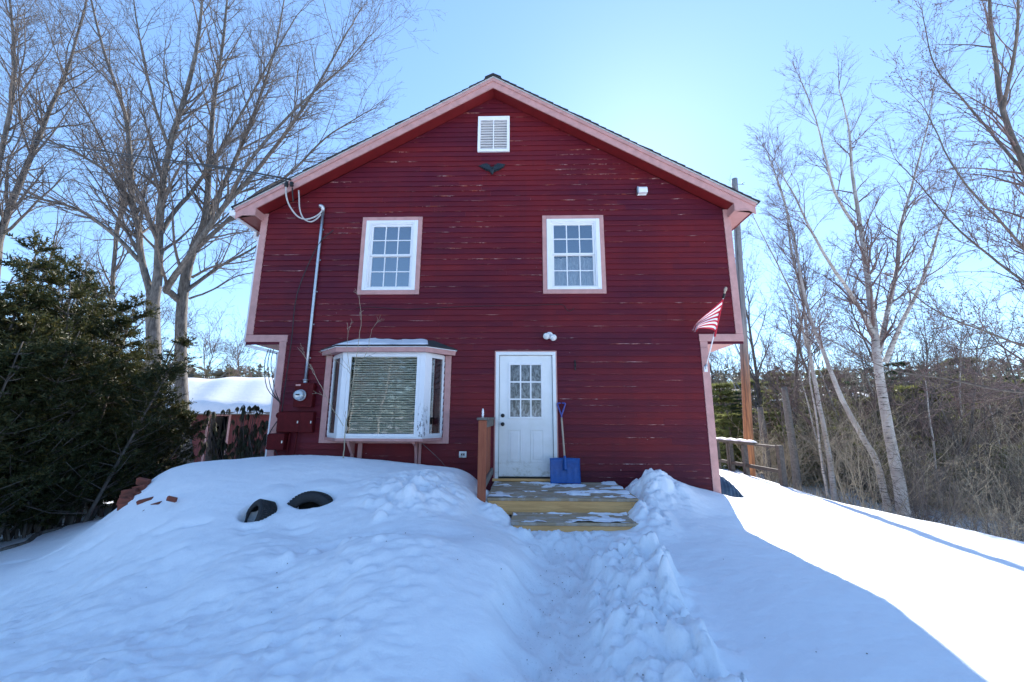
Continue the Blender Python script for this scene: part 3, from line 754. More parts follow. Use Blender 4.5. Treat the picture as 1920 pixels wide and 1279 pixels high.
# --- gable vent
vx0, vx1, vz0, vz1 = -.307, .318, 6.11, 6.893
v = box('gable_vent', vx0, vx0+.055, -.045, .01, vz0, vz1, MAT['white'], house, .004)
bm = bmesh.new(); bm_box(bm, vx1-.055, vx1, -.045, .01, vz0, vz1, .004); bm_box(bm, vx0+.055, vx1-.055, -.0445, .01, vz1-.09, vz1, .004)
bm_box(bm, vx0+.055, vx1-.055, -.0445, .01, vz0, vz0+.055, .004); bm_box(bm, -.008, .012, -.036, .0, vz0+.055, vz1-.09); from_bm('frame', bm, MAT['white'], v)
box('vent_shade_plate', vx0+.02, vx1-.02, .008, .0145, vz0+.03, vz1-.03, MAT['dark'], v)  # added near-black plate, painting the shade in the gaps between the slats
M0 = None
for i in range(11):
    zc = vz0+.085+i*.0568
    M = Matrix.Translation((0, -.012, zc)) @ Matrix.Rotation(math.radians(-16), 4, 'X')
    box('slat', vx0+.056, vx1-.056, -.019, .019, -.003, .003, MAT['white'], v, 0, M)

# --- front door
door = tag(box('door', DX0, DX1, .002, .045, .0725, DZ1, MAT['white_old'], house, .003), None)
bm = bmesh.new()
bm_box(bm, DX0-.062, DX0-.006, -.034, .05, .0, DZ1+.006, .003); bm_box(bm, DX1+.006, DX1+.062, -.034, .05, .0, DZ1+.006, .003); bm_box(bm, DX0-.062, DX1+.062, -.034, .05, DZ1+.0065, DZ1+.062, .003)
from_bm('door_frame', bm, MAT['white_old'], house)
bm = bmesh.new()
bm_box(bm, DX0-.082, DX0-.063, -.030, .0, .0, DZ1+.062); bm_box(bm, DX1+.063, DX1+.082, -.030, .0, .0, DZ1+.062); bm_box(bm, DX0-.082, DX1+.082, -.030, .0, DZ1+.0625, DZ1+.08)
from_bm('door_trim', bm, MAT['pink'], house)
box('weather_strip', DX0-.006, DX0-.001, .0, .04, .06, DZ1, MAT['black'], door); box('weather_strip', DX1+.001, DX1+.006, .0, .04, .06, DZ1, MAT['black'], door)
box('threshold', DX0-.10, DX1+.10, -.06, .05, .005, .045, MAT['new_wood'], house, .004); box('sill_plate', DX0-.006, DX1+.006, -.02, .045, .046, .068, MAT['black'], house)
p0 = at(953.2, 681.9, 0); p1 = at(1018.9, 785.1, 0)
lx0, lx1, lz0, lz1 = DX0+.155, DX0+.155+.60, p1[2]-.005, p0[2]+.01
bm = bmesh.new(); f = .035
bm_box(bm, lx0, lx0+f, -.012, .004, lz0, lz1, .004); bm_box(bm, lx1-f, lx1, -.012, .004, lz0, lz1, .004); bm_box(bm, lx0+f, lx1-f, -.0118, .004, lz0, lz0+f, .004); bm_box(bm, lx0+f, lx1-f, -.0118, .004, lz1-f, lz1, .004)
from_bm('glass_frame', bm, MAT['white'], door)
ga, gb, gc, gd = lx0+f, lx1-f, lz0+f, lz1-f
frost = N('frosty_door_glass'); nz = frost.noise(frost.coord((6, 1, 3)), 3, 6, 0.7, 1.2)
sepf = frost.n('ShaderNodeSeparateXYZ'); frost.l(frost.coord(), sepf.inputs[0])
lowf = frost.ramp(frost.math('SUBTRACT', sepf.outputs[2], gc), [(0.0, 0.55), (0.2, 0.2), (0.9, 0.12)])
frost.col(frost.mix(frost.math('MULTIPLY', frost.ramp(nz, [(0.42, 0.0), (0.66, 1.0)]), frost.math('ADD', lowf, 0.25)), (0.045, 0.05, 0.055), (0.62, 0.66, 0.68))); frost.set(0.12, 0, 0.6)
for i in range(3):
    for j in range(3):
        box('pane', ga+(gb-ga)*i/3+.001, ga+(gb-ga)*(i+1)/3-.001, -.0035, .001, gc+(gd-gc)*j/3+.001, gc+(gd-gc)*(j+1)/3-.001, frost.m, door)
for i in (1, 2):
    xm = ga+(gb-ga)*i/3; box('muntin', xm-.012, xm+.012, -.0105, -.0036, gc, gd, MAT['white'], door)
    zm = gc+(gd-gc)*i/3; box('muntin', ga, gb, -.0100, -.0037, zm-.012, zm+.012, MAT['white'], door)
for (pa, pb) in ((953.5, 977.5), (993.3, 1017.3)):
    a = DX0+.155 if pa < 980 else DX0+.535; b = a+.225
    zt_, zb_ = at(960, 804.8, 0)[2], at(960, 866.4, 0)[2]
    bm = bmesh.new(); t = .018
    for bb in ((a, a+t, zb_, zt_), (b-t, b, zb_, zt_), (a+t, b-t, zt_-t, zt_), (a+t, b-t, zb_, zb_+t)): bm_box(bm, bb[0], bb[1], -.006, .003, bb[2], bb[3], .005)
    bm_box(bm, a+.045, b-.045, -.004, .003, zb_+.045, zt_-.045, .0035)
    from_bm('raised_panel', bm, MAT['white_old'], door)
for py in (779.3, 795.4):
    q = at(941.3, py, 0); M = Matrix.Translation((DX0+.062, .003, q[2])) @ Matrix.Rotation(math.radians(90), 4, 'X')
    prof = [(0, 0), (.033, 0), (.033, .008), (.016, .012), (.014, .03), (.026, .038), (.029, .05), (.024, .06), (0, .062)] if py > 790 else [(0, 0), (.033, 0), (.033, .008), (.027, .016), (.024, .024), (0, .026)]
    lathe('door_knob' if py > 790 else 'deadbolt', prof, 20, MAT['black'], door, M)

# --- bay window
bay = box('bay_window', BX0, BX1, -.02, .016, BZ0-.045, BZ0-.003, MAT['pink'], house)
BD = .38
fL, fR = at(637, 745, -BD)[0], at(794.5, 745, -BD)[0]
def quad_post(name, pts, z0, z1, mat, parent): return prism(name, pts, 'z', z0, z1, mat, parent)
WL, WRt = BX0+.0, BX1-.0
zb, zt = BZ0, 2.10
# seat board and head board
hexo = [(WL, .0), (WRt, .0), (fR, -BD), (fL, -BD)]
prism('seat_board', [(WL-.01, .014), (WRt+.01, .014), (fR+.015, -BD-.015), (fL-.015, -BD-.015)], 'z', zb-.045+.0, zb-.004, MAT['pink'], bay)
prism('sill', [(WL, .013), (WRt, .013), (fR+.004, -BD-.006), (fL-.004, -BD-.006)], 'z', zb-.003, zb+.018, MAT['white'], bay)
prism('head_board', [(WL, .013), (WRt, .013), (fR+.002, -BD-.002), (fL-.002, -BD-.002)], 'z', zt-.02, zt, MAT['white'], bay)
# flat pink boards on the wall beside the bay
box('casing', WL-.105, WL-.002, -.034, .015, zb-.10, zt, MAT['pink'], bay, .003); box('casing', WRt+.002, WRt+.105, -.034, .015, zb-.10, zt, MAT['pink'], bay, .003)
box('casing', WL-.001, WRt+.001, -.034, .015, zb-.10, zb-.047, MAT['pink'], bay)
def frame_on(name, A, B, z0, z1, t, dep, off, mat, parent, tb=None):
    """rectangular frame standing on the line A-B (plan), stile width t, thickness dep, pushed out by off"""
    A = Vector((*A, 0)); B = Vector((*B, 0)); L = (B-A).length; d = (B-A)/L; n = Vector((d.y, -d.x, 0))
    M = Matrix(((d.x, n.x, 0, A.x+n.x*off), (d.y, n.y, 0, A.y+n.y*off), (0, 0, 1, 0), (0, 0, 0, 1)))
    bm = bmesh.new(); tb = tb or t
    bm_box(bm, 0, t, 0, dep, z0, z1, .003, M); bm_box(bm, L-t, L, 0, dep, z0, z1, .003, M)
    bm_box(bm, t, L-t, .001, dep-.001, z1-tb, z1, .003, M); bm_box(bm, t, L-t, .001, dep-.001, z0, z0+tb, .003, M)
    return from_bm(name, bm, mat, parent), M, L
za, ze = zb+.019, zt-.021
# posts at the two front corners (broad white mullions)
pw = .085
dl = Vector((fL-WL, -BD, 0)); LL = dl.length; dl /= LL
dr = Vector((fR-WRt, -BD, 0)); LR = dr.length; dr /= LR
prism('corner_post', [(fL, -BD), (fL+pw, -BD), (fL+pw, -BD+.05), (fL-dl.x*.1+.05, -BD-dl.y*.1), (fL-dl.x*.10, -BD-dl.y*.10)], 'z', za, ze, MAT['white'], bay)
prism('corner_post', [(fR, -BD), (fR-pw, -BD), (fR-pw, -BD+.05), (fR-dr.x*.1-.05, -BD-dr.y*.1), (fR-dr.x*.10, -BD-dr.y*.10)], 'z', za, ze, MAT['peel'], bay)
fr1, M1, L1 = frame_on('front_sash', (fL+pw+.001, -BD+.004), (fR-pw-.001, -BD+.004), za+.001, ze-.001, .055, .04, -.04, MAT['white'], bay, .05)
box('pane', fL+pw+.056, fR-pw-.056, -BD+.020, -BD+.026, za+.052, ze-.052, MAT['glass_bay'], bay)
fr1, M1, L1 = frame_on('side_sash', (WL+.004, -.002), (fL-dl.x*.101, -BD-dl.y*.101), za+.001, ze-.001, .045, .04, -.04, MAT['white'], bay, .05)
box('pane', .046, L1-.046, .014, .020, za+.052, ze-.052, MAT['glass_bay'], bay, 0, M1)
fr2, M2, L2 = frame_on('side_sash', (fR-dr.x*.101, -BD-dr.y*.101), (WRt-.004, -.002), za+.001, ze-.001, .05, .04, -.04, MAT['white'], bay, .05)
box('pane', .051, L2-.051, .014, .020, za+.052, ze-.052, MAT['glass_side'], bay, 0, M2)
# blinds
sb = None; nb = 33
for i in range(nb):
    zc = za+.075+(ze-za-.13)*i/(nb-1)
    M = Matrix.Rotation(math.radians(38), 4, 'X')
    if sb is None:
        sb = box('blind_slat', fL+pw+.07, fR-pw-.07, -.021, .021, -.0012, .0012, MAT['blind'], bay, 0, M); sb.location = (0, -BD+.085, zc); o = sb
    else:
        o = sb.copy(); COL.objects.link(o); o.parent = bay; o.location = (0, -BD+.085+rnd.uniform(-.001, .001), zc); o.rotation_euler = (rnd.uniform(-.04, .04), 0, 0)
box('blind_rail', fL+pw+.06, fR-pw-.06, -BD+.065, -BD+.105, ze-.055, ze-.02, MAT['blind'], bay)
# interior behind the bay: bright window on a far wall is left out, plain dim room
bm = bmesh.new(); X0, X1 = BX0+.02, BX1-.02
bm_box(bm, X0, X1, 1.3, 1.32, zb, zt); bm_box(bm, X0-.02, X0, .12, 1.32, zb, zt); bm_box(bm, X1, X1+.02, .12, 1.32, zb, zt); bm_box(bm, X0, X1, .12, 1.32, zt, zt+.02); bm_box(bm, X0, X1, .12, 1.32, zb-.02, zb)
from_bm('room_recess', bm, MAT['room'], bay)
# hood: pink fascia in three faces, shingled hip roof, snow on it
eL, eR = (at(603.4, 660, 0)[0], at(856, 658, 0)[0]); qL, qR = (at(629.8, 651.5, -.45)[0], at(798.5, 650.5, -.45)[0]); fd = .45
fz0, fz1 = zt+.001, at(715, 651, -fd)[2]
prism('hood_fascia', [(eL, -.0), (qL, -fd), (qR, -fd), (eR, 0), (eR-.05, .0), (qR-.02, -fd+.03), (qL+.02, -fd+.03), (eL+.05, 0)], 'z', fz0, fz1, MAT['pink'], bay)
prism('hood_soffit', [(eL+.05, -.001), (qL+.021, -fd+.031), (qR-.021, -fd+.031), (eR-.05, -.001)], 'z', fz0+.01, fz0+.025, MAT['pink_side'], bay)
prism('drip_edge', [(eL-.012, -.019), (qL-.006, -fd-.012), (qR+.006, -fd-.012), (eR+.012, -.019)], 'z', fz1+.001, fz1+.012, MAT['white'], bay)
zr = 2.375; tx0, tx1 = eL+.42, eR-.42
bm = bmesh.new()
lo = [(eL-.02, -.018, fz1+.013), (qL-.01, -fd-.02, fz1+.013), (qR+.01, -fd-.02, fz1+.013), (eR+.02, -.018, fz1+.013)]
lo2 = [(x, y, z+.018) for x, y, z in lo]; top = [(tx0, -.018, zr), (tx1, -.018, zr)]
vs = [bm.verts.new(p) for p in lo+lo2+top]
for f in ((0, 1, 2, 3), (0, 1, 5, 4), (1, 2, 6, 5), (2, 3, 7, 6), (4, 5, 8), (5, 6, 9, 8), (6, 7, 9), (0, 4, 8, 9, 7, 3)): bm.faces.new([vs[i] for i in f])
from_bm('hood_roof', bm, MAT['shingle'], bay)
# brackets under the bay
for bx_, sy in ((at(657, 840, -.1)[0], 1), (at(779, 840, -.12)[0], 1)):
    if bx_ < -2:
        prism('bracket', [(-.02, zb-.10), (-.26, zb-.052), (-.26, zb-.09), (-.08, zb-.28), (-.06, zb-.52), (-.02, zb-.52)], 'x', bx_, bx_+.04, MAT['pink'], bay)
    else:
        prism('bracket', [(-.02, zb-.052), (-.26, zb-.052), (-.26, zb-.09), (-.13, zb-.14), (-.08, zb-.28), (-.055, zb-.46), (-.055, zb-.52), (-.02, zb-.52)], 'x', bx_-.02, bx_+.02, MAT['pink'], bay)
        prism('bracket', [(-.02, zb-.052), (-.035, zb-.052), (-.035, zb-.55), (-.02, zb-.55)], 'x', bx_+.03, bx_+.075, MAT['pink'], bay)
box('bracket', at(672, 840, -.02)[0], at(680, 840, -.02)[0], -.05, -.02, zb-.56, zb-.102, MAT['pink'], bay)
# snow lying on the hood (its own thing)
n1, n2 = 60, 16; V = []; 
xs0, xs1 = at(624, 648, -.40)[0], at(806, 648, -.40)[0]
for j in range(n2):
    t = j/(n2-1)
    for i in range(n1):
        s = i/(n1-1); x = xs0+(xs1-xs0)*s; y = -.43+(.40)*t
        prof = math.sqrt(max(0, 1-(2*s-1)**6))*math.sqrt(max(0, min(1, t*7)))
        zz = fz1+.03+(zr-fz1-.03)*((y+fd)/(fd-.018)); xx = x+(.12*t)*(1 if s < .3 else (-1 if s > .7 else (.5-s)*2.5))
        V.append((xx, y, zz-.012+(.042+.012*math.sin(x*5)+.006*math.sin(x*17+1))*prof))
I = np.arange(n1*n2).reshape(n2, n1)
o = mesh_np("hood_snow", V, np.stack([I[:-1, :-1], I[:-1, 1:], I[1:, 1:], I[1:, :-1]], -1).reshape(-1, 4), MAT['snow'], None, True)
tag(o, 'thin blanket of snow lying on the little shingled hood over the bay window', "snow")

# --- gutter and downspout on the left side (parts of the house)
gm = MAT['white']
gp = [(-.055, .05), (-.055, -.03), (-.03, -.055), (.03, -.055), (.055, -.03), (.06, .05), (.052, .05), (.047, -.026), (.026, -.047), (-.026, -.047), (-.047, -.026), (-.047, .05)]
bm = bmesh.new(); bm_prism(bm, [(-4.80+a, 4.74+b) for a, b in gp], 'y', -.26, HB); from_bm('gutter', bm, gm, house)
box('gutter_end', -4.858, -4.742, -.266, -.2605, 4.685, 4.79, gm, house)
for yy in (.2, .5, 1.2, 2.2):
    box('gutter_strap', -4.86, -4.735, yy, yy+.03, 4.789, 4.797, MAT['metal'], house)
def rect_run(name, pts, w, d, mat, parent):
    """rectangular pipe through pts (x,y,z), w across, d deep"""
    bm = bmesh.new()
    for A, B in zip(pts[:-1], pts[1:]):
        A = Vector(A); B = Vector(B); t = (B-A).normalized(); up = Vector((0, 1, 0)); s = t.cross(up).normalized(); u = s.cross(t)
        L = (B-A).length+.02; M = Matrix(((s.x, u.x, t.x, A.x-t.x*.01), (s.y, u.y, t.y, A.y-t.y*.01), (s.z, u.z, t.z, A.z-t.z*.01), (0, 0, 0, 1)))
        bm_box(bm, -w/2, w/2, -d/2, d/2, 0, L, .004, M)
    return from_bm(name, bm, mat, parent)
rect_run('downspout', [(-4.80, .42, 4.68), (-4.80, .42, 4.56), (-4.462, .10, 4.38)], .06, .075, gm, house)
rect_run('downspout', [(-4.462, .08, 4.40), (-4.462, .08, 2.40), (-4.44, .08, 2.30), (-3.845, .08, 2.16), (-3.825, .08, 2.05), (-3.825, .08, -.3)], .055, .08, gm, house)
# ------------------------------------------------------------------ deck and steps
deck = empty('wooden_steps', (1.05, -.7, 0), 'new yellow lumber landing and step before the white door, partly iced over', 'steps')
def D(name, x0, x1, y0, y1, z0, z1, mat, bev=.004, parent=deck):
    o = box(name, x0-1.05, x1-1.05, y0+.7, y1+.7, z0, z1, mat, parent, bev); return o
nbd = 9; y = -1.36
for i in range(nbd):
    w = .140; D('deck_board', .09+rnd.uniform(-.006, .006), 2.075+rnd.uniform(-.008, .008), y, y+w, -.038+rnd.uniform(-.002, .002), 0.0+rnd.uniform(-.002, .0015), MAT['deck_wood']); y += w+.0065
D('riser_board', .10, 2.065, -1.345, -1.307, -.215, -.040, MAT['new_wood'])
D('side_board', 2.027, 2.064, -1.300, -.04, -.23, -.040, MAT['new_wood']); D('side_board', .10, .137, -1.300, -.04, -.30, -.040, MAT['new_wood'])
for i in range(4):
    yy = -1.86+i*.133
    D('step_board', .42, 1.93+rnd.uniform(-.006, .006), yy, yy+.127, -.215, -.180, MAT['deck_wood'])
D('riser_board', .44, 1.91, -1.842, -1.806, -.39, -.217, MAT['new_wood']); D('side_board', 1.872, 1.909, -1.804, -1.35, -.39, -.217, MAT['new_wood'])
for i in range(4): D('screw', 1.985, 1.993, -1.349, -1.345, -.07-.04*i, -.063-.04*i, MAT['black'], 0)
# ice and trodden snow left on the boards
def patch(name, x0, x1, y0, y1, ztop, thr, seed, amp, label, edge=None, step=.016):
    xs = np.arange(x0, x1, step); ys = np.arange(y0, y1, step); X, Y = np.meshgrid(xs, ys)
    n = fbm(X*3.0, Y*5.5, 4, seed)+ (0.25*fbm(X*9, Y*11, 3, seed+3)-.12)
    if edge is not None: n = n+edge(X, Y)
    h = (n-thr)
    Zp = ztop+np.clip(h, -.2, .22)*amp
    I = np.arange(X.size).reshape(X.shape)
    Q = np.stack([I[:-1, :-1], I[:-1, 1:], I[1:, 1:], I[1:, :-1]], -1).reshape(-1, 4)
    keep = (h.ravel()[Q] > -0.02).any(1)
    Q = Q[keep]; u, inv = np.unique(Q, return_inverse=True)
    V = np.c_[X.ravel()[u], Y.ravel()[u], Zp.ravel()[u]]
    o = mesh_np(name, V, inv.reshape(-1, 4), MAT['snow'], None, True)
    return tag(o, label, 'snow', kind='stuff')
patch('trodden_snow', .10, 2.06, -1.35, -.08, .002, .54, 71, .10, 'thin icy snow trodden onto the landing boards', lambda X, Y: .16*smooth((.55-X)/.35)+.20*smooth((X-1.75)/.3)-.06)
patch('trodden_snow', .44, 1.90, -1.85, -1.37, -.178, .535, 91, .12, 'snow crumbs left on the lower step', lambda X, Y: .17*smooth((Y+1.46)/.06)+.2*smooth((.5-X)/.15)-.02)

rail = empty('porch_railing', (.02, -1.36, 0), 'short red-brown railing with grey cap and boards left of the door', 'railing')
def Rb(name, x0, x1, y0, y1, z0, z1, mat, bev=.004): return box(name, x0-.02, x1-.02, y0+1.36, y1+1.36, z0, z1, mat, rail, bev)
Rb('post', -.035, .072, -1.435, -1.33, -.40, 1.000, MAT['stain_wood'], .006)
Rb('cap', -.055, .095, -1.455, -.04, 1.001, 1.036, MAT['grey_wood'])
Rb('top_rail', .035, .072, -1.329, -.04, .90, 1.0, MAT['grey_wood'])
Rb('bottom_rail', .035, .072, -1.329, -.04, .12, .215, MAT['grey_wood'])
for i in range(8):
    yy = -1.30+i*.148; Rb('baluster', .002, .034, yy, yy+.092, .10, .985, MAT['stain_wood'], .003)
q = at(904.5, 787, -1.39)
lathe('finial', [(0, 0), (.016, .0), (.012, .02), (.018, .035), (.011, .05), (.016, .065), (.012, .10), (.007, .118), (0, .122)], 12, MAT['white'], rail, Matrix.Translation((0.0, -.04, 1.036)))

# ------------------------------------------------------------------ shovel
sx = at(1060, 885, -.25)[0]
sh = empty('snow_shovel', (sx, -.28, .01), 'blue plastic snow shovel with wooden shaft leaning by the door', 'shovel')
n1, n2 = 25, 15; V = []
for s in (0, 1):
    for j in range(n2):
        t = j/(n2-1)
        for i in range(n1):
            u = i/(n1-1)*2-1
            ribs = .006*math.cos(u*math.pi*5)*math.sin(min(1, t*1.4)*math.pi)
            y = .075*(1-u*u)*.35+.05*math.sin(t*math.pi)*.5+ribs+(.05*t)
            V.append((u*.242, y+s*.006, .37*t))
I = np.arange(n1*n2).reshape(n2, n1); A = np.stack([I[:-1, :-1], I[:-1, 1:], I[1:, 1:], I[1:, :-1]], -1).reshape(-1, 4)
B = A[:, ::-1]+n1*n2
def strip(a): return np.stack([a[:-1], a[1:], a[1:]+n1*n2, a[:-1]+n1*n2], -1)
rim = np.vstack([strip(I[0]), strip(I[-1]), strip(I[:, 0]), strip(I[:, -1])])
bl = mesh_np('blade', V, np.vstack([A, B, rim]), MAT['blue'], sh, True)
tube_obj('blade_rim', [(-.242, .06, .372), (-.12, .085, .375), (0, .09, .377), (.12, .085, .375), (.242, .06, .372)], .011, MAT['blue'], sh, 8)
tube_obj('socket', [(0.0, .02, .20), (0, .05, .32), (0.0, .065, .42)], [.03, .028, .02], MAT['blue'], sh, 10)
gt = at(1053, 783, -.07); gx_, gy_, gz_ = gt[0]-sx, .22, gt[2]-.01
tube_obj('shaft', [(0, .055, .33), (gx_*.5, (.055+gy_)/2, (.33+gz_)/2), (gx_, gy_, gz_)], .0155, MAT['handle'], sh, 12, 3)
tp = at(1051.5, 756, -.05)[2]-.01
gw = .062
tube_obj('grip', [(gx_, gy_, gz_-.06), (gx_, gy_, gz_+.03), (gx_-.008, gy_, gz_+.055), (gx_-gw*.9, gy_+.003, tp-.05), (gx_-gw*1.05, gy_+.004, tp-.01), (gx_-gw*.6, gy_+.004, tp), (gx_+gw*.6, gy_+.004, tp), (gx_+gw*1.05, gy_+.004, tp-.01), (gx_+gw*.9, gy_+.003, tp-.05), (gx_+.008, gy_, gz_+.055), (gx_, gy_, gz_+.03)], .0135, MAT['handle_blue'], sh, 10, 4)

# ------------------------------------------------------------------ fittings on the wall
fl = empty('floodlight', (1.04, -.02, 2.46), 'white twin floodlight with two round bulbs above the door', 'light')
M = Matrix.Rotation(math.radians(90), 4, 'X')
lathe('mounting_plate', [(0, 0), (.062, 0), (.062, .012), (.05, .022), (.022, .03), (.018, .05), (0, .05)], 20, MAT['white'], fl, M)
for s, (lx, lz) in ((-1, (-.16, -.02)), (1, (.10, -.085))):
    d = Vector((lx*.8, -.10, lz*.8-.01)).normalized(); Q = d.to_track_quat('Z', 'Y').to_matrix().to_4x4()
    h = lathe('lamp_holder', [(0, 0), (.018, 0), (.02, .03), (.028, .05), (.028, .09), (0, .09)], 14, MAT['white'], fl, Matrix.Translation((0, -.03, 0)) @ Q)
    c = Vector((0, -.03, 0))+d*.07; dd = Vector((-.12*1 if s < 0 else .25, -1, -.45)).normalized(); Q2 = dd.to_track_quat('Z', 'Y').to_matrix().to_4x4()
    lathe('bulb', [(0, -.03), (.022, -.02), (.032, .0), (.052, .04), (.058, .06), (.055, .075), (.03, .086), (0, .089)], 20, simple('bulb_glass', (.72, .74, .74), .15, bump=0) if s < 0 else bpy.data.materials['bulb_glass'], fl, Matrix.Translation(c+dd*.02) @ Q2)

al = empty('alarm_box', (2.812, -.02, 5.223), 'small white siren box high on the wall under the right roof slope', 'alarm')
bm = bmesh.new(); bm_box(bm, -.085, .085, -.012, .0, -.075, .075, .004); bm_prism(bm, [(-.012, -.065), (-.012, .065), (-.06, .07), (-.095, .03), (-.10, -.065)], 'x', -.075, .085)
from_bm('cover', bm, MAT['white'], al)
bm = bmesh.new(); bm_box(bm, -.095, -.076, -.08, -.012, -.07, .07, .003); from_bm('side_plate', bm, MAT['metal'], al)

hk = empty('wall_hook', (1.476, -.018, 1.93), 'small black iron hook on the wall right of the door', 'hook')
box('plate', -.012, .012, -.006, 0, -.09, .09, MAT['black'], hk, .003)
tube_obj('arm', [(0, -.006, .05), (0, -.06, .06), (0, -.09, .02), (0, -.075, -.02), (0, -.05, -.03)], .007, MAT['black'], hk, 8)

ou = empty('outdoor_socket', (-.441, -.019, .424), 'small white worn outlet cover low on the wall beside the railing', 'socket')
box('back_plate', -.062, .062, -.012, 0, -.05, .05, MAT['white_old'], ou, .004)
box('outlet', -.035, .035, -.02, -.013, -.028, .028, MAT['cable_grey'], ou, .003)
for dx in (-.018, .018):
    box('slot', dx-.010, dx+.010, -.0215, -.0205, -.012, .012, MAT['black'], ou)

eg = empty('eagle_ornament', (-.012, -.018, 5.76), 'dark cast-iron eagle with spread wings on the wall below the vent', 'ornament')
def wing(s):
    tip = (-.275, .045) if s < 0 else (.255, .075)
    top = [(0.0, -.03), (s*.03, .02), (s*.085, .085), (s*.13, .095), (s*.19, .085), tip]
    bot = [(s*.22, .018), (s*.215, .0), (s*.18, -.012), (s*.175, -.028), (s*.135, -.038), (s*.13, -.056), (s*.09, -.062), (s*.05, -.085), (0, -.09)]
    bm = bmesh.new(); ring_ = top+bot
    A = [bm.verts.new((x, -.004, z)) for x, z in ring_]; cx, cz = s*.11, .02
    B = [bm.verts.new((cx+(x-cx)*.86, -.03-.02*(1-abs(x)/.28), cz+(z-cz)*.8)) for x, z in ring_]
    n = len(ring_)
    for i in range(n): bm.faces.new((A[i], A[(i+1) % n], B[(i+1) % n], B[i]))
    bm.faces.new(A); bm.faces.new(B)
    w = from_bm('wing', bm, MAT['iron'], eg)
    for k in range(5):
        x = s*(.07+.035*k); tube_obj('feather', [(x-s*.03, -.048+.004*k, .055-.004*k), (x, -.044+.003*k, .01), (x+s*.012, -.034+.002*k, -.035+.011*k)], [.006, .007, .003], MAT['iron'], w, 6, 2)
wing(-1); wing(1)
lathe('body', [(0, -.13), (.02, -.125), (.038, -.09), (.045, -.05), (.036, -.01), (.025, .01), (.0, .02)], 14, MAT['iron'], eg, Matrix.Translation((0, -.03, -.01)) @ Matrix.Scale(.7, 4, (0, 1, 0)))
lathe('head', [(0, -.022), (.018, -.015), (.023, 0), (.018, .016), (0, .023)], 12, MAT['iron'], eg, Matrix.Translation((.012, -.06, -.035)))
tube_obj('beak', [(.02, -.075, -.036), (.036, -.088, -.042), (.040, -.086, -.058)], [.010, .007, .001], MAT['iron'], eg, 6, 2)
tube_obj('tail', [(0, -.03, -.11), (.0, -.03, -.15)], [.03, .014], MAT['iron'], eg, 6, 2)

# ------------------------------------------------------------------ electric service
A_ = at(606, 394, -.05); B_ = at(573, 712, -.05)
mast = empty('conduit_mast', (B_[0], -.05, B_[2]), 'tall pale grey metal conduit running up the wall left of the windows', 'conduit')
h = A_[2]-B_[2]
tube_obj('pipe', [(0, 0, 0), (.0, 0, h*.5), (A_[0]-B_[0], 0, h)], .026, MAT['metal'], mast, 14, 3)
lathe('coupling', [(0, -.075), (.042, -.075), (.045, -.06), (.034, -.055), (.036, -.02), (.046, -.015), (.046, .0), (.034, .005), (.0, .005)], 16, MAT['metal'], mast)
wh = tube_obj('weatherhead', [(A_[0]-B_[0], 0, h-.02), (A_[0]-B_[0]-.004, -.005, h+.035), (A_[0]-B_[0]-.03, -.03, h+.065), (A_[0]-B_[0]-.055, -.05, h+.05)], [.03, .04, .042, .03], MAT['metal'], mast, 12, 3)
for k in range(5):
    zc = h*(.12+.19*k); box('strap', -.04, .04, -.006+.03, .032, zc-.012, zc+.012, MAT['metal'], mast)

mt = at(567, 742, -.09); meter = empty('electric_meter', (mt[0], -.02, mt[2]), 'dark red electric meter box with round glass meter beside the bay window', 'meter')
q0, q1 = at(553, 721, -.13), at(584, 763.5, -.13); ox, oz = mt[0], mt[2]
box('case', q0[0]-ox, q1[0]-ox, -.11, 0.0, q1[2]-oz, q0[2]-oz+.03, MAT['red_box'], meter, .006)
box('sticker', q0[0]-ox+.015, q0[0]-ox+.10, -.1125, -.1105, q0[2]-oz-.025, q0[2]-oz+.005, MAT['pink'], meter)
gl = lathe('glass_dome', [(0, .11), (.055, .108), (.080, .095), (.088, .07), (.088, .0), (0, .0)], 28, MAT['glass_meter'] if 'glass_meter' in MAT else simple('meter_glass', (.55, .60, .62), .08, .3, var=.2, bump=0), meter, Matrix.Translation((-.005, -.11, .005)) @ M)
box('dial', -.035, .03, -.224, -.2205, .0, .022, MAT['black'], meter); lathe('ring', [(.088, 0), (.097, 0), (.097, .02), (.088, .02)], 28, MAT['metal'], meter, Matrix.Translation((-.005, -.111, .005)) @ M)
def wallbox(name, a, b, dep, label, cat, extra=None, grp=None):
    p, q = at(*a, -dep), at(*b, -dep); c = ((p[0]+q[0])/2, q[2])
    e = empty(name, (c[0], -.02, c[1]), label, cat)
    box('case', p[0]-c[0], q[0]-c[0], -dep+.02, 0, 0, p[2]-c[1], MAT['red_box'], e, .006)
    box('cover', p[0]-c[0]-.008, q[0]-c[0]+.008, -dep+.008, -dep+.0195, .012, p[2]-c[1]-.012, MAT['red_box'], e, .003)
    box('latch', q[0]-c[0]-.03, q[0]-c[0]-.012, -dep+.002, -dep+.0075, (p[2]-c[1])*.5-.02, (p[2]-c[1])*.5+.02, MAT['metal'], e)
    return e, c, p, q
e, c, p, q = wallbox('fuse_box', (523, 772), (559, 811), .12, 'dark red switch box, the wide one under the meter at the left', 'box')
tube_obj('conduit', [(.02, -.05, 0), (.0, -.05, -.25), (-.02, -.05, -.55), (-.03, -.05, -.9)], .016, MAT['red_box'], e, 8)
tube_obj('conduit', [(.14, -.05, 0), (.13, -.05, -.3), (.11, -.05, -.9)], .014, MAT['red_box'], e, 8)
e, c, p, q = wallbox('fuse_box', (564.5, 772), (584, 811.5), .12, 'dark red narrow switch box right under the round glass meter', 'box')
e, c, p, q = wallbox('fuse_box', (503, 813), (530, 844), .16, 'dark red box lowest of the cluster, standing out over the corner board', 'box')
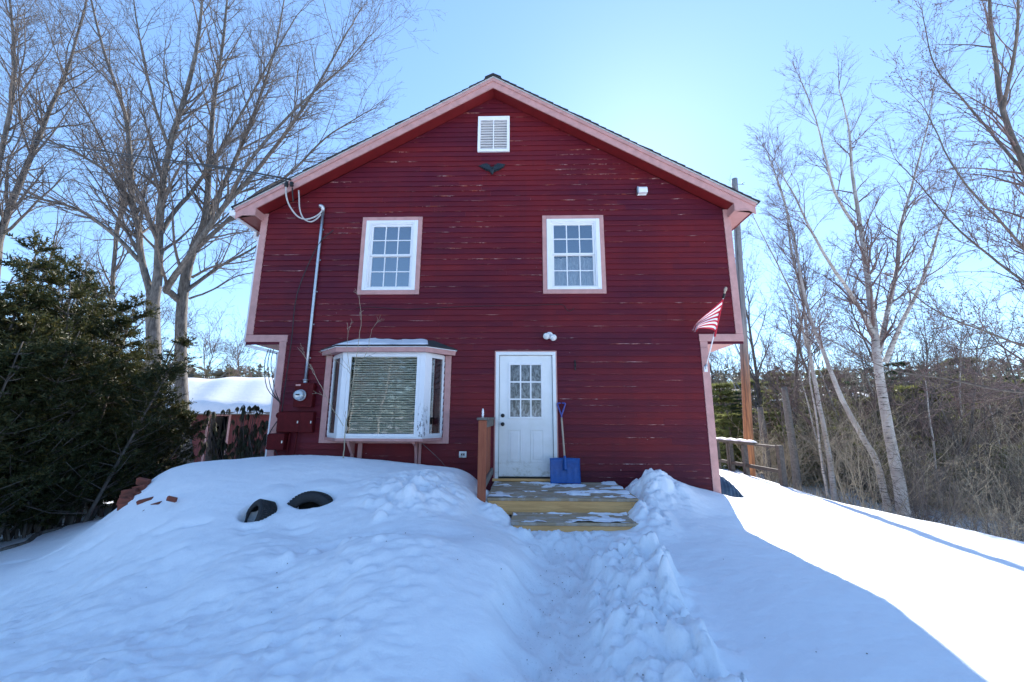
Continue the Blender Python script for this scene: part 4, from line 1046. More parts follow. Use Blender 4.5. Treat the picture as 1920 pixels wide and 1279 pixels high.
tube_obj('cable', [(.0, -.12, 0), (.05, -.12, -.10), (-.02, -.1, -.18), (.1, -.06, -.28)], .006, MAT['wire'], e, 6)
jb = at(523, 779, -.1); e = empty('junction_box', (jb[0], -.04, jb[2]), 'small round dark red junction box at the corner board with cables', 'box')
lathe('case', [(0, 0), (.055, 0), (.055, .06), (.045, .07), (0, .07)], 16, MAT['red_box'], e, M)
tube_obj('cable', [(.02, -.02, .03), (.03, -.03, .5), (.05, -.02, 1.3), (.06, -.02, 2.2), (.35, -.03, 3.1), (.62, -.03, 3.42)], .008, MAT['wire'], e, 6)
tube_obj('cable', [(0, -.03, -.04), (-.10, -.03, -.20), (-.2, .02, -.34)], .007, MAT['wire'], e, 6)
for k, (x0, z0) in enumerate(((497, 698), (502, 697), (507, 697))):
    p = at(x0-1+k, z0-14, .0); q = at(526, 756+k, -.04); m = at(x0+4+k*2, 728, -.02)
    tube_obj('cable', [Vector(v)-Vector((jb[0], -.04, jb[2])) for v in (at(x0+6, 655, .02), p, m, q)], .0065, MAT['wire'], e, 6)
# service entrance loops
sv = empty('service_cable', tuple(at(545, 345, -.33)), 'two grey service cables looping from the eave down to the conduit head', 'cable')
o0 = Vector(at(545, 345, -.33))
def rel(L, o=o0): return [Vector(at(*p))-o for p in L]
tube_obj('cable', rel([(536, 348, -.34), (537, 368, -.30), (543, 386, -.24), (556, 404, -.18), (570, 411, -.15), (585, 409, -.12), (598, 402, -.10), (604, 395, -.09)]), .015, MAT['cable_grey'], sv, 8)
tube_obj('cable', rel([(560, 357, -.22), (561, 375, -.20), (562, 392, -.18), (568, 408, -.16), (580, 416, -.13), (592, 412, -.12), (602, 402, -.10)]), .013, MAT['cable_grey'], sv, 8)
for px, py in ((537, 346), (547, 345)):
    c_ = Vector(at(px, py, -.34))-o0
    lathe('insulator', [(0, -.05), (.03, -.045), (.036, -.02), (.022, -.01), (.036, .01), (.03, .035), (0, .04)], 12, MAT['black'], sv, Matrix.Translation(c_))
tube_obj('strap', rel([(548, 352, -.32), (549, 368, -.30), (550, 378, -.26)]), .012, MAT['black'], sv, 8)
# overhead lines
def wire(L, r, label, n=4):
    pts = [Vector(at(*p)) for p in L]; o = tube_obj('power_line', pts, r, MAT['wire'], None, 6, n)
    tag(o, label, 'cable', 'overhead lines running from the left to the eave'); return o
wire([(-260, 216, 3.2), (-60, 243, 2.6), (130, 274, 1.6), (280, 296, .9), (420, 314, .3), (545, 337, -.32)], .017, 'thick twisted overhead line, the highest reaching the left eave')
wire([(-260, 228, 3.2), (-60, 251, 2.6), (130, 279, 1.6), (280, 300, .9), (420, 317, .3), (540, 341, -.32)], .010, 'overhead line running just under the thick twisted one to the eave')
wire([(-260, 262, 3.2), (-60, 281, 2.6), (130, 300, 1.6), (300, 316, .9), (430, 327, .3), (533, 345, -.32)], .006, 'thin slack line, lowest of the overhead lines at the left eave')

# thin cable stapled across the wall below the windows
o = tube_obj('thin_wire', [at(a, b, -.024) for a, b in ((668, 577), (700, 576), (760, 580), (820, 577), (900, 574), (980, 573), (1040, 571), (1056, 572), (1062, 580), (1068, 584), (1076, 578))], .005, MAT['wire'], None, 5, 3)
tag(o, 'thin dark wire strung along the siding below the upper windows', 'wire')

# ------------------------------------------------------------------ flag
fp = at(1323, 691, -.03); ft = at(1357, 556, -.62)
flag = empty('flag', tuple(fp), 'small red and white striped flag on a slanted white pole at the right corner', 'flag')
F0 = Vector(fp)
b0 = Vector((0, 0, 0)); b1 = Vector(ft)-F0
tube_obj('pole', [b0, b1*.5, b1], .010, MAT['white'], flag, 10, 2)
ax = b1.normalized(); Q = ax.to_track_quat('Z', 'Y').to_matrix().to_4x4()
lathe('collar', [(0, -.03), (.019, -.03), (.021, .03), (.018, .05), (0, .05)], 12, MAT['black'], flag, Matrix.Translation(b1) @ Q)
lathe('finial', [(0, .05), (.018, .052), (.014, .075), (.024, .10), (.026, .125), (.018, .15), (0, .16)], 14, MAT['handle'], flag, Matrix.Translation(b1) @ Q)
lathe('socket', [(0, -.03), (.02, -.03), (.022, .07), (0, .07)], 12, MAT['metal'], flag, Q)
box('bracket', -.03, .03, -.012, .004, -.06, .035, MAT['white'], flag, .004); 
# cloth: hoist along the pole, fly gathered to the left; stripes follow the length
H0, H1 = Vector(at(1355.5, 561, -.60))-F0, Vector(at(1341, 626, -.36))-F0
NU, NV = 39, 26
topc = [Vector(at(*p))-F0 for p in ((1355.5, 561, -.60), (1340, 575, -.60), (1320, 592, -.57), (1305, 606, -.50), (1299.5, 617, -.44))]
botc = [Vector(at(*p))-F0 for p in ((1341, 626, -.36), (1337, 618, -.40), (1322, 615, -.46), (1311, 616, -.47), (1305, 622, -.46))]
ts, bs = spline(topc, 8), spline(botc, 8)
def samp(C, t): 
    k = t*(len(C)-1); i = min(int(k), len(C)-2); return C[i]*(1-(k-i))+C[i+1]*(k-i)
V = []; Fq = []; mi = []
for i in range(NU+1):
    u = i/NU
    for j in range(NV+1):
        v = j/NV; a = samp(ts, v); b = samp(bs, v)
        bulge = math.sin(u*math.pi)
        p = a*(1-u)+b*u+np.array([0.0, -.05, .0])*math.sin(u*math.pi*3.2+v*3.0)*(0.25+v)*.9+np.array([.015, 0, .03])*bulge*(v*(1-v)*2.0)
        V.append(p)
for i in range(NU):
    for j in range(NV):
        a = i*(NV+1)+j; Fq.append((a, a+1, a+NV+2, a+NV+1)); mi.append((i*13//NU) % 2)
cl = mesh_np('cloth', V, Fq, MAT['flag_red'], flag, True); cl.data.materials.append(MAT['flag_white'])
cl.data.polygons.foreach_set('material_index', np.array(mi, dtype=np.int32))
sm = cl.modifiers.new('thick', 'SOLIDIFY'); sm.thickness = .002
tube_obj('sleeve', [H0, (H0+H1)/2, H1, H1+Vector((-.0, .01, -.045))], [.014, .014, .016, .018], MAT['flag_red'], flag, 8, 2)

# ------------------------------------------------------------------ tyres, bricks, hump by the corner
MAT['shade_disc'] = simple('tyre_hole_shade', (.035, .028, .022), .95, var=.5, scale=25, bump=.6)  # near-black brown for the shade inside the tyre holes
def tyre(c, R, w, rot, label):
    e = empty('half_buried_tyre', tuple(c), label, 'tyre', 'tyres half buried in the snow bank'); e.rotation_euler = rot
    pr_ = [(R*.62, -w*.36), (R*.66, -w*.44), (R*.80, -w*.52), (R*.93, -w*.48), (R*.985, -w*.40), (R, -w*.2), (R*1.003, 0), (R, w*.2), (R*.985, w*.40), (R*.93, w*.48), (R*.80, w*.52), (R*.66, w*.44), (R*.62, w*.36), (R*.70, w*.34), (R*.90, w*.3), (R*.90, -w*.3), (R*.70, -w*.34), (R*.62, -w*.36)]
    lathe('casing', pr_, 48, MAT['rubber'], e)
    lathe('shade_disc', [(0, -w*.30), (R*.5, -w*.27), (R*.93, -w*.31), (R*.93, -w*.34)], 24, MAT['shade_disc'], e)  # dark disc added to paint the shaded hollow of the tyre
    V = []; Fq = []
    for k in range(56):
        for s in (-1, 1):
            a = k*2*math.pi/56+(s+1)*.028
            for (rr, hh) in ((R*.985, s*w*.03), (R*.985, s*w*.40), (R*1.03, s*w*.38), (R*1.035, s*w*.03)):
                for da in (-.034, .034): V.append((rr*math.cos(a+da), rr*math.sin(a+da), hh))
            b = len(V)-8
            Fq += [(b, b+1, b+3, b+2), (b+2, b+3, b+5, b+4), (b+4, b+5, b+7, b+6), (b, b+2, b+4, b+6), (b+1, b+7, b+5, b+3)]
    t = mesh_np('tread', V, Fq, MAT['rubber'], e)
    return e
tyre((TY2[0], TY2[1]+.02, TY2[2]-.10), .295, .20, (math.radians(76), 0, math.radians(5)), 'tyre showing a wide arc of tread, right one of two in the bank')
tyre((TY1[0]+.01, TY1[1]+.03, TY1[2]-.03), .185, .19, (math.radians(70), 0, math.radians(-38)), 'tyre with its hole facing out, left one of two in the bank')

bk = [(269, 902, -1.85, .25, 10), (243, 922, -1.98, .05, -8), (262, 915, -1.92, .1, -12), (238, 931, -2.0, .0, -5), (256, 926, -1.96, .05, 4), (236, 940, -2.05, -.05, 8), (250, 939, -2.03, .1, 20), (235, 949, -2.08, .0, 3), (273, 940, -2.14, .22, -14), (291, 948, -2.2, .1, -16), (266, 962, -2.26, .3, -40), (322, 934, -2.3, .2, 15), (301, 943, -2.17, .1, -10)]
proto = None
lab = ['topmost loose brick, nearest the crest of the snow bank', 'dark red brick on the left edge of the pile, second from its top', 'brick right of the second one, half under snow at the pile top', 'brick in the middle of the left edge of the loose pile', 'brick tucked in the middle of the pile between red neighbours', 'orange-brown brick low on the left edge of the pile', 'pale mossy brick at the foot of the pile, beside the orange one', 'lowest dark brick at the left edge of the pile', 'long clean red brick lying alone right of the pile', 'broken red brick at the right end below the long one', 'small dark brick end poking out lowest in the snow', 'lone brown fragment in the snow farthest right of the pile', 'chipped brick corner behind the broken red brick']
for i, (px, py, Y, rx, rz) in enumerate(bk):
    c = at(px, py, Y)
    if proto is None:
        bm = bmesh.new(); bm_box(bm, -.098, .098, -.03, .03, -.05, .05, .008)
        proto = from_bm('loose_brick', bm, MAT['brick']); o = proto
    else:
        o = proto.copy(); COL.objects.link(o)
    k = .5 if i in (10, 11, 12) else .82
    o.location = (c[0], c[1]+.005, c[2]-.012); o.rotation_euler = (rx, math.radians(rz), math.radians(rnd.uniform(-14, 14))); o.scale = (k, k, k)
    tag(o, lab[i], 'brick', 'loose bricks poking out of the snow bank')

# sheeted hump by the corner
q = at(1376, 950, .35); n1, n2 = 26, 18; V = []
for j in range(n2):
    a = j/(n2-1)*math.pi*.5
    for i in range(n1):
        t = i/(n1-1); x = -.16+.52*t
        R_h = .40*(1-.35*t*t)+.012*math.sin(i*1.9+j*.8)
        V.append((x+.10*math.sin(a), .35-R_h*math.sin(a)*.9, R_h*math.cos(a)*1.0-.22*t*t+.01*math.sin(i*2.3)*math.cos(j*1.7)))
I = np.arange(n1*n2).reshape(n2, n1)
o = mesh_np('sheet_cover', V, np.stack([I[:-1, :-1], I[:-1, 1:], I[1:, 1:], I[1:, :-1]], -1).reshape(-1, 4), MAT['tarp'], None, True)
o.location = (3.98, .30, gz(4.1, .4)-.02); tag(o, 'bluish grey plastic sheet humped over something beside the right corner of the house', 'cover')
sm = o.modifiers.new('thick', 'SOLIDIFY'); sm.thickness = .01

# ------------------------------------------------------------------ old wooden fence right of the house
A = at(1338, 823, 6.2); B = at(1461, 838, 3.4); A[2] = B[2] = (A[2]+B[2])/2
fe = empty('wooden_fence', (float(B[0]), float(B[1]), 0), 'weathered grey post-and-rail fence with a snowy top board beside the utility pole', 'fence')
dv = Vector((A[0]-B[0], A[1]-B[1], 0)); LF = dv.length; ang = math.atan2(dv.y, dv.x)
fe.rotation_euler = (0, 0, ang); zt = float(A[2])
box('top_rail', -.05, LF, -.05, .05, zt-.05, zt, MAT['fence_wood'], fe, .006); box('top_board', LF*.30, LF+.2, -.09, .09, zt+.001, zt+.03, MAT['fence_wood'], fe, .004)
box('bottom_rail', -.04, LF, -.03, .03, zt-.66, zt-.57, MAT['fence_wood'], fe, .006)
for k, t in enumerate((0.0, .48, .70, .735, .95)):
    w = (.06, .055, .03, .045, .05)[k]
    box('post', LF*t-w, LF*t+w, -.052-w*.2, .052+w*.2, gz(B[0]+dv.x*t, B[1]+dv.y*t)-.3, zt-.052 if k else zt+.02, MAT['fence_wood'], fe, .006)
V = []; n1, n2 = 40, 7
for j in range(n2):
    for i in range(n1):
        t = i/(n1-1); s = j/(n2-1)*2-1
        V.append((LF*.32+LF*.70*t, s*.085, zt+.03+.055*math.sqrt(max(0, 1-s**4))*math.sqrt(max(0, 1-(2*t-1)**10))*(1+.2*math.sin(i*.7))))
I = np.arange(n1*n2).reshape(n2, n1)
o = mesh_np('snow_strip', V, np.stack([I[:-1, :-1], I[:-1, 1:], I[1:, 1:], I[1:, :-1]], -1).reshape(-1, 4), MAT['snow'], None, True)
o.location = fe.location; o.rotation_euler = fe.rotation_euler; tag(o, 'strip of snow lying on the top board of the grey wooden fence', 'snow')

# ------------------------------------------------------------------ utility pole
pb = at(1407, 880, 7.2); pt = at(1377, 336, 7.2)
up = empty('utility_pole', (float(pb[0]), 7.2, gz(pb[0], 7.2)-.1), 'tall weathered utility pole, orange-brown below and grey above, behind the right corner', 'pole')
hp = float(pt[2])-up.location.z
lx_ = float(pt[0]-pb[0]); P = np.array([(-.03, 0, 0), (lx_*.5, 0, hp*.5), (lx_, 0, hp)])
tube_obj('shaft', P, [.155, .13, .105], MAT['pole'], up, 20, 8)
tube_obj('pin', [(lx_+.1, 0, hp-.22), (lx_+.34, -.02, hp-.24)], .012, MAT['metal'], up, 6, 2); tube_obj('pin', [(lx_+.28, -.02, hp-.24), (lx_+.28, -.02, hp-.17), (lx_+.35, -.02, hp-.17)], .012, MAT['black'], up, 6, 2)
for zz in (.72, .62, .52): tube_obj('step_pin', [(lx_*zz-.12, -.02, hp*zz), (lx_*zz-.25, -.06, hp*zz)], .01, MAT['metal'], up, 6, 2)
tube_obj('ground_wire', [(-.11, -.11, .2), (lx_*.5-.10, -.10, hp*.5), (lx_*.9-.08, -.08, hp*.9)], .006, MAT['wire'], up, 5, 3)

# ------------------------------------------------------------------ shed
sp = at(420, 770, 12.0)
shed = empty('red_shed', (-11.0, 12.0, -1.35), 'low red board shed with open doorway and snow on its roof, beyond the yew hedge', 'shed')
shed.rotation_euler = (0, 0, math.radians(3))
SW, SD, SH = 9.0, 6.0, 2.62
xl, xr = -7.0, 2.6
dxa, dxb = -3.25, -2.35
def S(name, x0, x1, y0, y1, z0, z1, mat, bev=0.0, M=None): return box(name, x0, x1, y0, y1, z0, z1, mat, shed, bev, M)
nrow = 22
for k in range(nrow):
    z0 = k*SH/nrow
    for a, b in ((xl, dxa-.10), (dxb+.10, xr)):
        if z0 > SH-.30: a, b = (xl, xr) if a == xl else (None, None)
        if a is None: continue
        bm = bmesh.new(); t1 = .03
        vs = [bm.verts.new(p) for p in ((a, -t1, z0), (b, -t1, z0), (b, .02, z0), (a, .02, z0), (a, -.008, z0+SH/nrow+.01), (b, -.008, z0+SH/nrow+.01), (b, .02, z0+SH/nrow+.01), (a, .02, z0+SH/nrow+.01))]
        for f in ((0, 1, 2, 3), (4, 5, 6, 7), (0, 1, 5, 4), (2, 3, 7, 6), (1, 2, 6, 5), (0, 3, 7, 4)): bm.faces.new([vs[i] for i in f])
        from_bm('wall_board', bm, MAT['shed_red'], shed)
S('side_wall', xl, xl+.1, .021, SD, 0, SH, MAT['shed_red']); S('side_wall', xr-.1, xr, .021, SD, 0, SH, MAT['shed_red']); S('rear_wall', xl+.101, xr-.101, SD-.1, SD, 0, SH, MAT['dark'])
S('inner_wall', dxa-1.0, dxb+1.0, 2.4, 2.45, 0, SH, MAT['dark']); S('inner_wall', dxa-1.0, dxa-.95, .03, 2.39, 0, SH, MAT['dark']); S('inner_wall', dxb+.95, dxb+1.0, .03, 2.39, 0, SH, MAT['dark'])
f = S('door_frame', dxa-.10, dxa, -.05, .05, 0, SH-.22, MAT['pink'], .004); S('door_frame', dxb, dxb+.10, -.05, .05, 0, SH-.22, MAT['pink'], .004); S('door_frame', dxa-.10, dxb+.10, -.052, .05, SH-.22, SH-.10, MAT['pink'], .004)
S('door', dxa+.01, dxa+.05, .05, .80, 0.02, SH-.25, MAT['grey_wood'], 0, Matrix.Translation((0, 0, 0)))
box('glass', dxa+.051, dxa+.055, .2, .6, 1.2, 1.9, MAT['glass_bay'], shed)
tr_ = math.radians(31)
prism('roof', [(-.35, SH-.06), (SD/2, SH+1.75), (SD+.35, SH-.06), (SD+.35, SH-.14), (SD/2, SH+1.66), (-.35, SH-.14)], 'x', xl-.2, xr+.2, MAT['shingle'], shed)
S('fascia', xl-.2, xr+.2, -.37, -.352, SH-.17, SH-.04, MAT['grey_wood'])
n1, n2 = 120, 40; V = []
for j in range(n2):
    t = j/(n2-1)
    for i in range(n1):
        s = i/(n1-1); x = xl-.22+(xr-xl+.44)*s; y = -.40+(SD+.8)*t
        yy = min(max(y, -.4), SD+.4); base = SH-.06+1.81*(1-abs(yy-SD/2)/(SD/2+.35))
        e = math.sqrt(max(0, min(1, t*16)*min(1, (1-t)*16)*min(1, s*40)*min(1, (1-s)*40)))
        rr = .10*math.exp(-((yy-SD/2)/.4)**2)
        V.append((x, y-.03*math.sin(i*.6)*(t < .04), base-.03+(.28+.05*math.sin(x*1.3)+.03*math.sin(x*3.1+y))*e-rr))
I = np.arange(n1*n2).reshape(n2, n1)
o = mesh_np('roof_snow', V, np.stack([I[:-1, :-1], I[:-1, 1:], I[1:, 1:], I[1:, :-1]], -1).reshape(-1, 4), MAT['snow'], None, True)
o.location = shed.location; o.rotation_euler = shed.rotation_euler; tag(o, 'deep smooth blanket of snow covering the roof of the red shed', 'snow')
# ------------------------------------------------------------------ vegetation tools
def _n(v):
    l = math.sqrt(v[0]*v[0]+v[1]*v[1]+v[2]*v[2])+1e-9; return (v[0]/l, v[1]/l, v[2]/l)
def side_dir(d, ang, R):
    """a unit vector at angle ang from d, round a random side"""
    a = R.uniform(0, 2*math.pi); ref = (0, 0, 1) if abs(d[2]) < .9 else (1, 0, 0)
    u = _n((d[1]*ref[2]-d[2]*ref[1], d[2]*ref[0]-d[0]*ref[2], d[0]*ref[1]-d[1]*ref[0]))
    w = (d[1]*u[2]-d[2]*u[1], d[2]*u[0]-d[0]*u[2], d[0]*u[1]-d[1]*u[0])
    s, c = math.sin(ang), math.cos(ang); ca, sa = math.cos(a), math.sin(a)
    return _n(tuple(d[i]*c+(u[i]*ca+w[i]*sa)*s for i in range(3)))
def grow(out, p, d, length, r, lvl, R, par):
    n = par['n'][lvl]; st = length/n; pts = [p]; ds = [d]; wob = par['wob'][lvl]; tr = par['trop'][lvl]
    for i in range(n):
        d = _n((d[0]+R.gauss(0, wob), d[1]+R.gauss(0, wob), d[2]+R.gauss(0, wob)+tr)); p = (p[0]+d[0]*st, p[1]+d[1]*st, p[2]+d[2]*st)
        pts.append(p); ds.append(d)
    re = max(par['rmin'], r*par['taper'][lvl]); rad = [r+(re-r)*i/n for i in range(n+1)]
    out.append((np.array(pts), np.array(rad), par['sides'][lvl], lvl))
    if lvl+1 >= len(par['n']): return
    k = par['k'][lvl]; k = int(k)+(R.random() < k-int(k))
    for c in range(k):
        t = R.uniform(par.get('t0', .2), 1.0); i = min(int(t*n), n-1); f = t*n-i
        q = tuple(pts[i][j]*(1-f)+pts[i+1][j]*f for j in range(3)); rt = rad[i]*(1-f)+rad[i+1]*f
        a = math.radians(R.uniform(*par['ang'])); L = length*par['ratio'][lvl]*(1.15-.65*t)*R.uniform(.7, 1.2)
        grow(out, q, side_dir(ds[i+1], a, R), L, max(par['rmin'], rt*R.uniform(.45, .7)), lvl+1, R, par)
    for c in range(par['fork'][lvl]):
        grow(out, pts[-1], side_dir(ds[-1], math.radians(R.uniform(12, 30)), R), length*par['ratio'][lvl]*.9, re*.9, lvl+1, R, par)
def limb(out, pts, r0, r1, R, par, per_m, lvl, lmax=3.0, lmin=.7, t0=.15, sides=7):
    """a hand-laid limb with grown side branches"""
    P = spline(pts, 5); n = len(P); P = P+np.cumsum(rng.normal(0, .006, P.shape), 0); seg = np.linalg.norm(np.diff(P, axis=0), axis=1); L = seg.sum(); cum = np.r_[0, np.cumsum(seg)]/L
    rad = r0+(r1-r0)*cum**.8; out.append((P, rad, sides, 0))
    for c in range(int(L*per_m)):
        t = R.uniform(t0, 1.0); i = min(np.searchsorted(cum, t)-1, n-2); i = max(i, 0); d = tuple(P[i+1]-P[i]); d = _n(d)
        q = tuple(P[i]); a = math.radians(R.uniform(*par['ang'])); ll = lmin+(lmax-lmin)*(1-t)**.6*R.uniform(.5, 1.0)
        grow(out, q, side_dir(d, a, R), ll, max(par['rmin']*1.5, rad[i]*R.uniform(.28, .5)), lvl, R, par)
    if par is PM and per_m > 0:
        for c in range(int(L*.9)):
            i = R.randint(max(1, n//5), n-2); d = _n(tuple(P[i+1]-P[i])); grow(out, tuple(P[i]), side_dir(d, math.radians(R.uniform(20, 42)), R), R.uniform(2.0, 3.8), rad[i]*.5, 1, R, PM2)
    i = n-1; d = _n(tuple(P[-1]-P[-2]))
    for c in range(2): grow(out, tuple(P[-1]), side_dir(d, .25, R), lmax*.6, r1*.9, lvl, R, par)
def add_tree(name, out, m_big, m_small, split, parent, loc=(0, 0, 0)):
    """trunk and limbs as one part, finer branches as the crown"""
    A = [(a-np.array(loc), b, s) for a, b, s, l in out if l <= split]; B = [(a-np.array(loc), b, s) for a, b, s, l in out if l > split]
    V, Fq = tubes(A); mesh_np('trunk', V, Fq, m_big, parent, True)
    V, Fq = tubes(B); return mesh_np('crown', V, Fq, m_small, parent, True)
def foliage(P, D, L, n, nl, nw, spread=.8, flat=.6):
    """needle triangles on both sides of many twigs at once"""
    m = len(P); t = rng.random((m, n)); C = P[:, None]+D[:, None]*(L[:, None]*t)[..., None]
    rv = rng.normal(size=(m, n, 3)); rv[..., 2] *= flat
    S_ = rv-(rv*D[:, None]).sum(-1, keepdims=True)*D[:, None]; S_ /= np.linalg.norm(S_, axis=-1, keepdims=True)+1e-9
    dr = D[:, None]*.55+S_*spread; dr /= np.linalg.norm(dr, axis=-1, keepdims=True)
    up = rng.normal(size=(m, n, 3)); w = np.cross(dr, up); w /= np.linalg.norm(w, axis=-1, keepdims=True)+1e-9
    ll = nl*rng.uniform(.6, 1.25, (m, n, 1)); ww = nw*rng.uniform(.7, 1.2, (m, n, 1))
    V = np.stack([C-w*ww*.5, C+w*ww*.5, C+dr*ll], axis=2).reshape(-1, 3)
    return V, np.arange(len(V)).reshape(-1, 3)

PM = dict(n=(8, 7, 5, 4, 3), wob=(.05, .08, .11, .14, .18), trop=(.03, .045, .05, .035, .02), taper=(.45, .35, .35, .4, .5), rmin=.0042, sides=(8, 5, 4, 3, 3), k=(7, 6, 4.2, 2.2, 0), ratio=(.6, .58, .56, .45), ang=(24, 52), fork=(2, 1, 1, 1, 0))
PM2 = dict(PM); PM2['k'] = (7, 6, 4, 2, 0); PM2['trop'] = (.03, .07, .05, .03, .02)
# ------------------------------------------------------------------ the two big maples on the left
R1 = random.Random(11)
def px3(L, Y0, r=0.0): return [at(a, b, Y0+(c[0] if c else 0)) for a, b, *c in L]
out = []; Y = 8.6
limb(out, px3([(286, 960), (287, 860), (289, 760), (290, 660), (288, 560)], Y), .30, .235, R1, PM, 0.0, 2, .5, .3)
limb(out, px3([(289, 575), (278, 535), (264, 480), (260, 430), (250, 385), (246, 300), (236, 210), (198, 95), (170, -20)], Y), .15, .035, R1, PM, 2.3, 2, 2.9)
limb(out, px3([(288, 575), (294, 520), (297, 440), (306, 340, -.4), (320, 270, -.8), (348, 180, -1.0), (372, 80, -1.2), (384, -40, -1.4)], Y), .19, .04, R1, PM, 2.4, 2, 3.0)
limb(out, px3([(300, 440), (325, 400, .5), (358, 362, .9), (398, 305, 1.2), (440, 235, 1.4), (498, 130, 1.5), (556, 30, 1.4)], Y), .10, .025, R1, PM, 2.5, 2, 2.8)
limb(out, px3([(262, 490), (215, 440, -.6), (150, 395, -1.1), (70, 372, -1.5), (-40, 350, -1.8)], Y), .095, .022, R1, PM, 2.3, 2, 2.6)
limb(out, px3([(246, 375), (205, 325, .4), (150, 288, .8), (75, 250, 1.0), (-10, 180, 1.0)], Y), .085, .02, R1, PM, 2.5, 2, 2.6)
limb(out, px3([(250, 395), (225, 340, 1), (180, 240, 1.6), (120, 130, 2.0), (80, 20, 2.2)], Y), .07, .02, R1, PM, 2.3, 2, 2.4)
limb(out, px3([(318, 280, -.8), (290, 200, -1.6), (268, 100, -2.0), (250, -10, -2.4)], Y), .07, .02, R1, PM, 2.5, 2, 2.4)
mb = at(287, 900, Y); maple = empty('maple_tree', (float(mb[0]), Y, gz(mb[0], Y)), 'large bare maple with a thick grey trunk forking low, the left one behind the yews', 'tree')
add_tree('m', out, MAT['maple'], MAT['twig'], 0, maple, tuple(maple.location)); print('maple lines', len(out))
out = []; Y = 10.0; R1 = random.Random(23)
limb(out, px3([(352, 960), (346, 850), (340, 740), (338, 640), (342, 560), (352, 500)], Y), .30, .20, R1, PM, 0.0, 2, .5, .3)
limb(out, px3([(342, 570), (318, 548, -.5), (312, 540, -.8), (345, 492, -1.2), (382, 440, -1.4), (425, 380, -1.5), (480, 320, -1.6), (540, 245, -1.8), (600, 155, -1.8), (652, 60, -1.8)], Y), .15, .03, R1, PM, 2.4, 2, 3.1)
limb(out, px3([(352, 505), (368, 455), (385, 405), (392, 300), (402, 180), (418, 70), (430, -60)], Y), .17, .035, R1, PM, 2.4, 2, 3.0)
limb(out, px3([(384, 412), (402, 380, .5), (440, 300, .9), (478, 205, 1.2), (515, 90, 1.4), (536, -30, 1.5)], Y), .12, .03, R1, PM, 2.5, 2, 3.0)
limb(out, px3([(350, 545), (385, 520, .6), (415, 498, 1.0), (445, 482, 1.3), (480, 462, 1.6), (520, 430, 2)], Y), .10, .03, R1, PM, 2.1, 2, 2.0)
limb(out, px3([(366, 470), (420, 420, .4), (480, 365, .8), (540, 330, 1.0), (610, 260, 1.0), (680, 215, 1.0)], Y), .11, .025, R1, PM, 2.5, 2, 2.8)
limb(out, px3([(430, 375, -1.5), (470, 300, -2.2), (560, 200, -2.4), (640, 130, -2.4), (690, 70, -2.4)], Y), .08, .02, R1, PM, 2.6, 2, 2.8)
limb(out, px3([(360, 520), (400, 500, -.5), (450, 492, -.9), (500, 480, -1.1)], Y), .06, .02, R1, PM, 2.1, 2, 1.6)
limb(out, px3([(354, 560), (395, 545, .3), (440, 520, .9), (475, 512, 1.2)], Y), .05, .02, R1, PM, 1.2, 2, 1.6)
mb = at(350, 900, Y); maple = empty('maple_tree', (float(mb[0]), Y, gz(mb[0], Y)), 'large bare maple whose limbs fan out over the left eave of the house', 'tree')
add_tree('m', out, MAT['maple'], MAT['twig'], 0, maple, tuple(maple.location)); print('maple lines', len(out))
out = []; R1 = random.Random(31); Y = 7.5
limb(out, px3([(-30, 960), (-22, 700), (-8, 500), (5, 425), (38, 340), (88, 215, .6), (128, 120, 1), (160, 0, 1.4)], Y), .22, .03, R1, PM, 1.1, 2, 2.4, t0=.45)
limb(out, px3([(-8, 500), (-4, 330, -.4), (22, 200, -.8), (28, 90, -1), (14, -40, -1.2)], Y), .13, .03, R1, PM, 2.1, 2, 2.4)
mb = at(-28, 930, Y); o = empty('maple_tree', (float(mb[0]), Y, gz(mb[0], Y)), 'bare tree at the far left edge, its leaning trunk rising out of the yews', 'tree')
add_tree('m', out, MAT['maple'], MAT['twig'], 0, o, tuple(o.location))
out = []; Y = 12.5
limb(out, px3([(196, 960), (205, 700), (209, 540), (218, 440), (232, 370), (238, 300), (240, 220)], Y), .17, .05, R1, PM, 1.0, 2, 2.4, t0=.4)
mb = at(196, 900, Y); o = empty('slender_tree', (float(mb[0]), Y, gz(mb[0], Y)), 'slender pale straight bare tree standing just left of the left maple', 'tree')
add_tree('m', out, MAT['maple'], MAT['twig'], 0, o, tuple(o.location))

# ------------------------------------------------------------------ birches and the budding tree on the right
PB = dict(n=(8, 6, 5, 4, 3), wob=(.05, .09, .12, .15, .2), trop=(.03, .05, .03, .0, -.02), taper=(.45, .35, .35, .4, .5), rmin=.0028, sides=(8, 5, 4, 3, 3), k=(7, 6, 6, 5, 0), ratio=(.6, .58, .6, .5), ang=(20, 50), fork=(2, 1, 1, 1, 0))
R1 = random.Random(41); out = []; Y = 4.4
limb(out, px3([(1700, 990), (1690, 930), (1674, 850), (1655, 740), (1642, 640), (1628, 520, .2), (1612, 420, .4), (1598, 330, .6), (1590, 240, .7), (1572, 170, .8)], Y), 0.152, 0.017, R1, PB, 2.6, 2, 1.9, t0=.3, sides=12)
limb(out, px3([(1640, 630), (1600, 560, -.3), (1560, 500, -.6), (1525, 440, -.8), (1490, 370, -1.0), (1450, 300, -1.0)], Y), 0.068, 0.012, R1, PB, 3.0, 2, 1.6)
limb(out, px3([(1648, 660), (1664, 590, .4), (1684, 500, .7), (1690, 430, .9), (1715, 340, 1.1), (1740, 240, 1.2), (1750, 170, 1.2)], Y), 0.080, 0.013, R1, PB, 2.8, 2, 1.8)
limb(out, px3([(1660, 680), (1690, 610, -.4), (1720, 550, -.7), (1745, 480, -.9), (1762, 420, -1.0), (1785, 360, -1.1)], Y), 0.072, 0.013, R1, PB, 2.8, 2, 1.6)
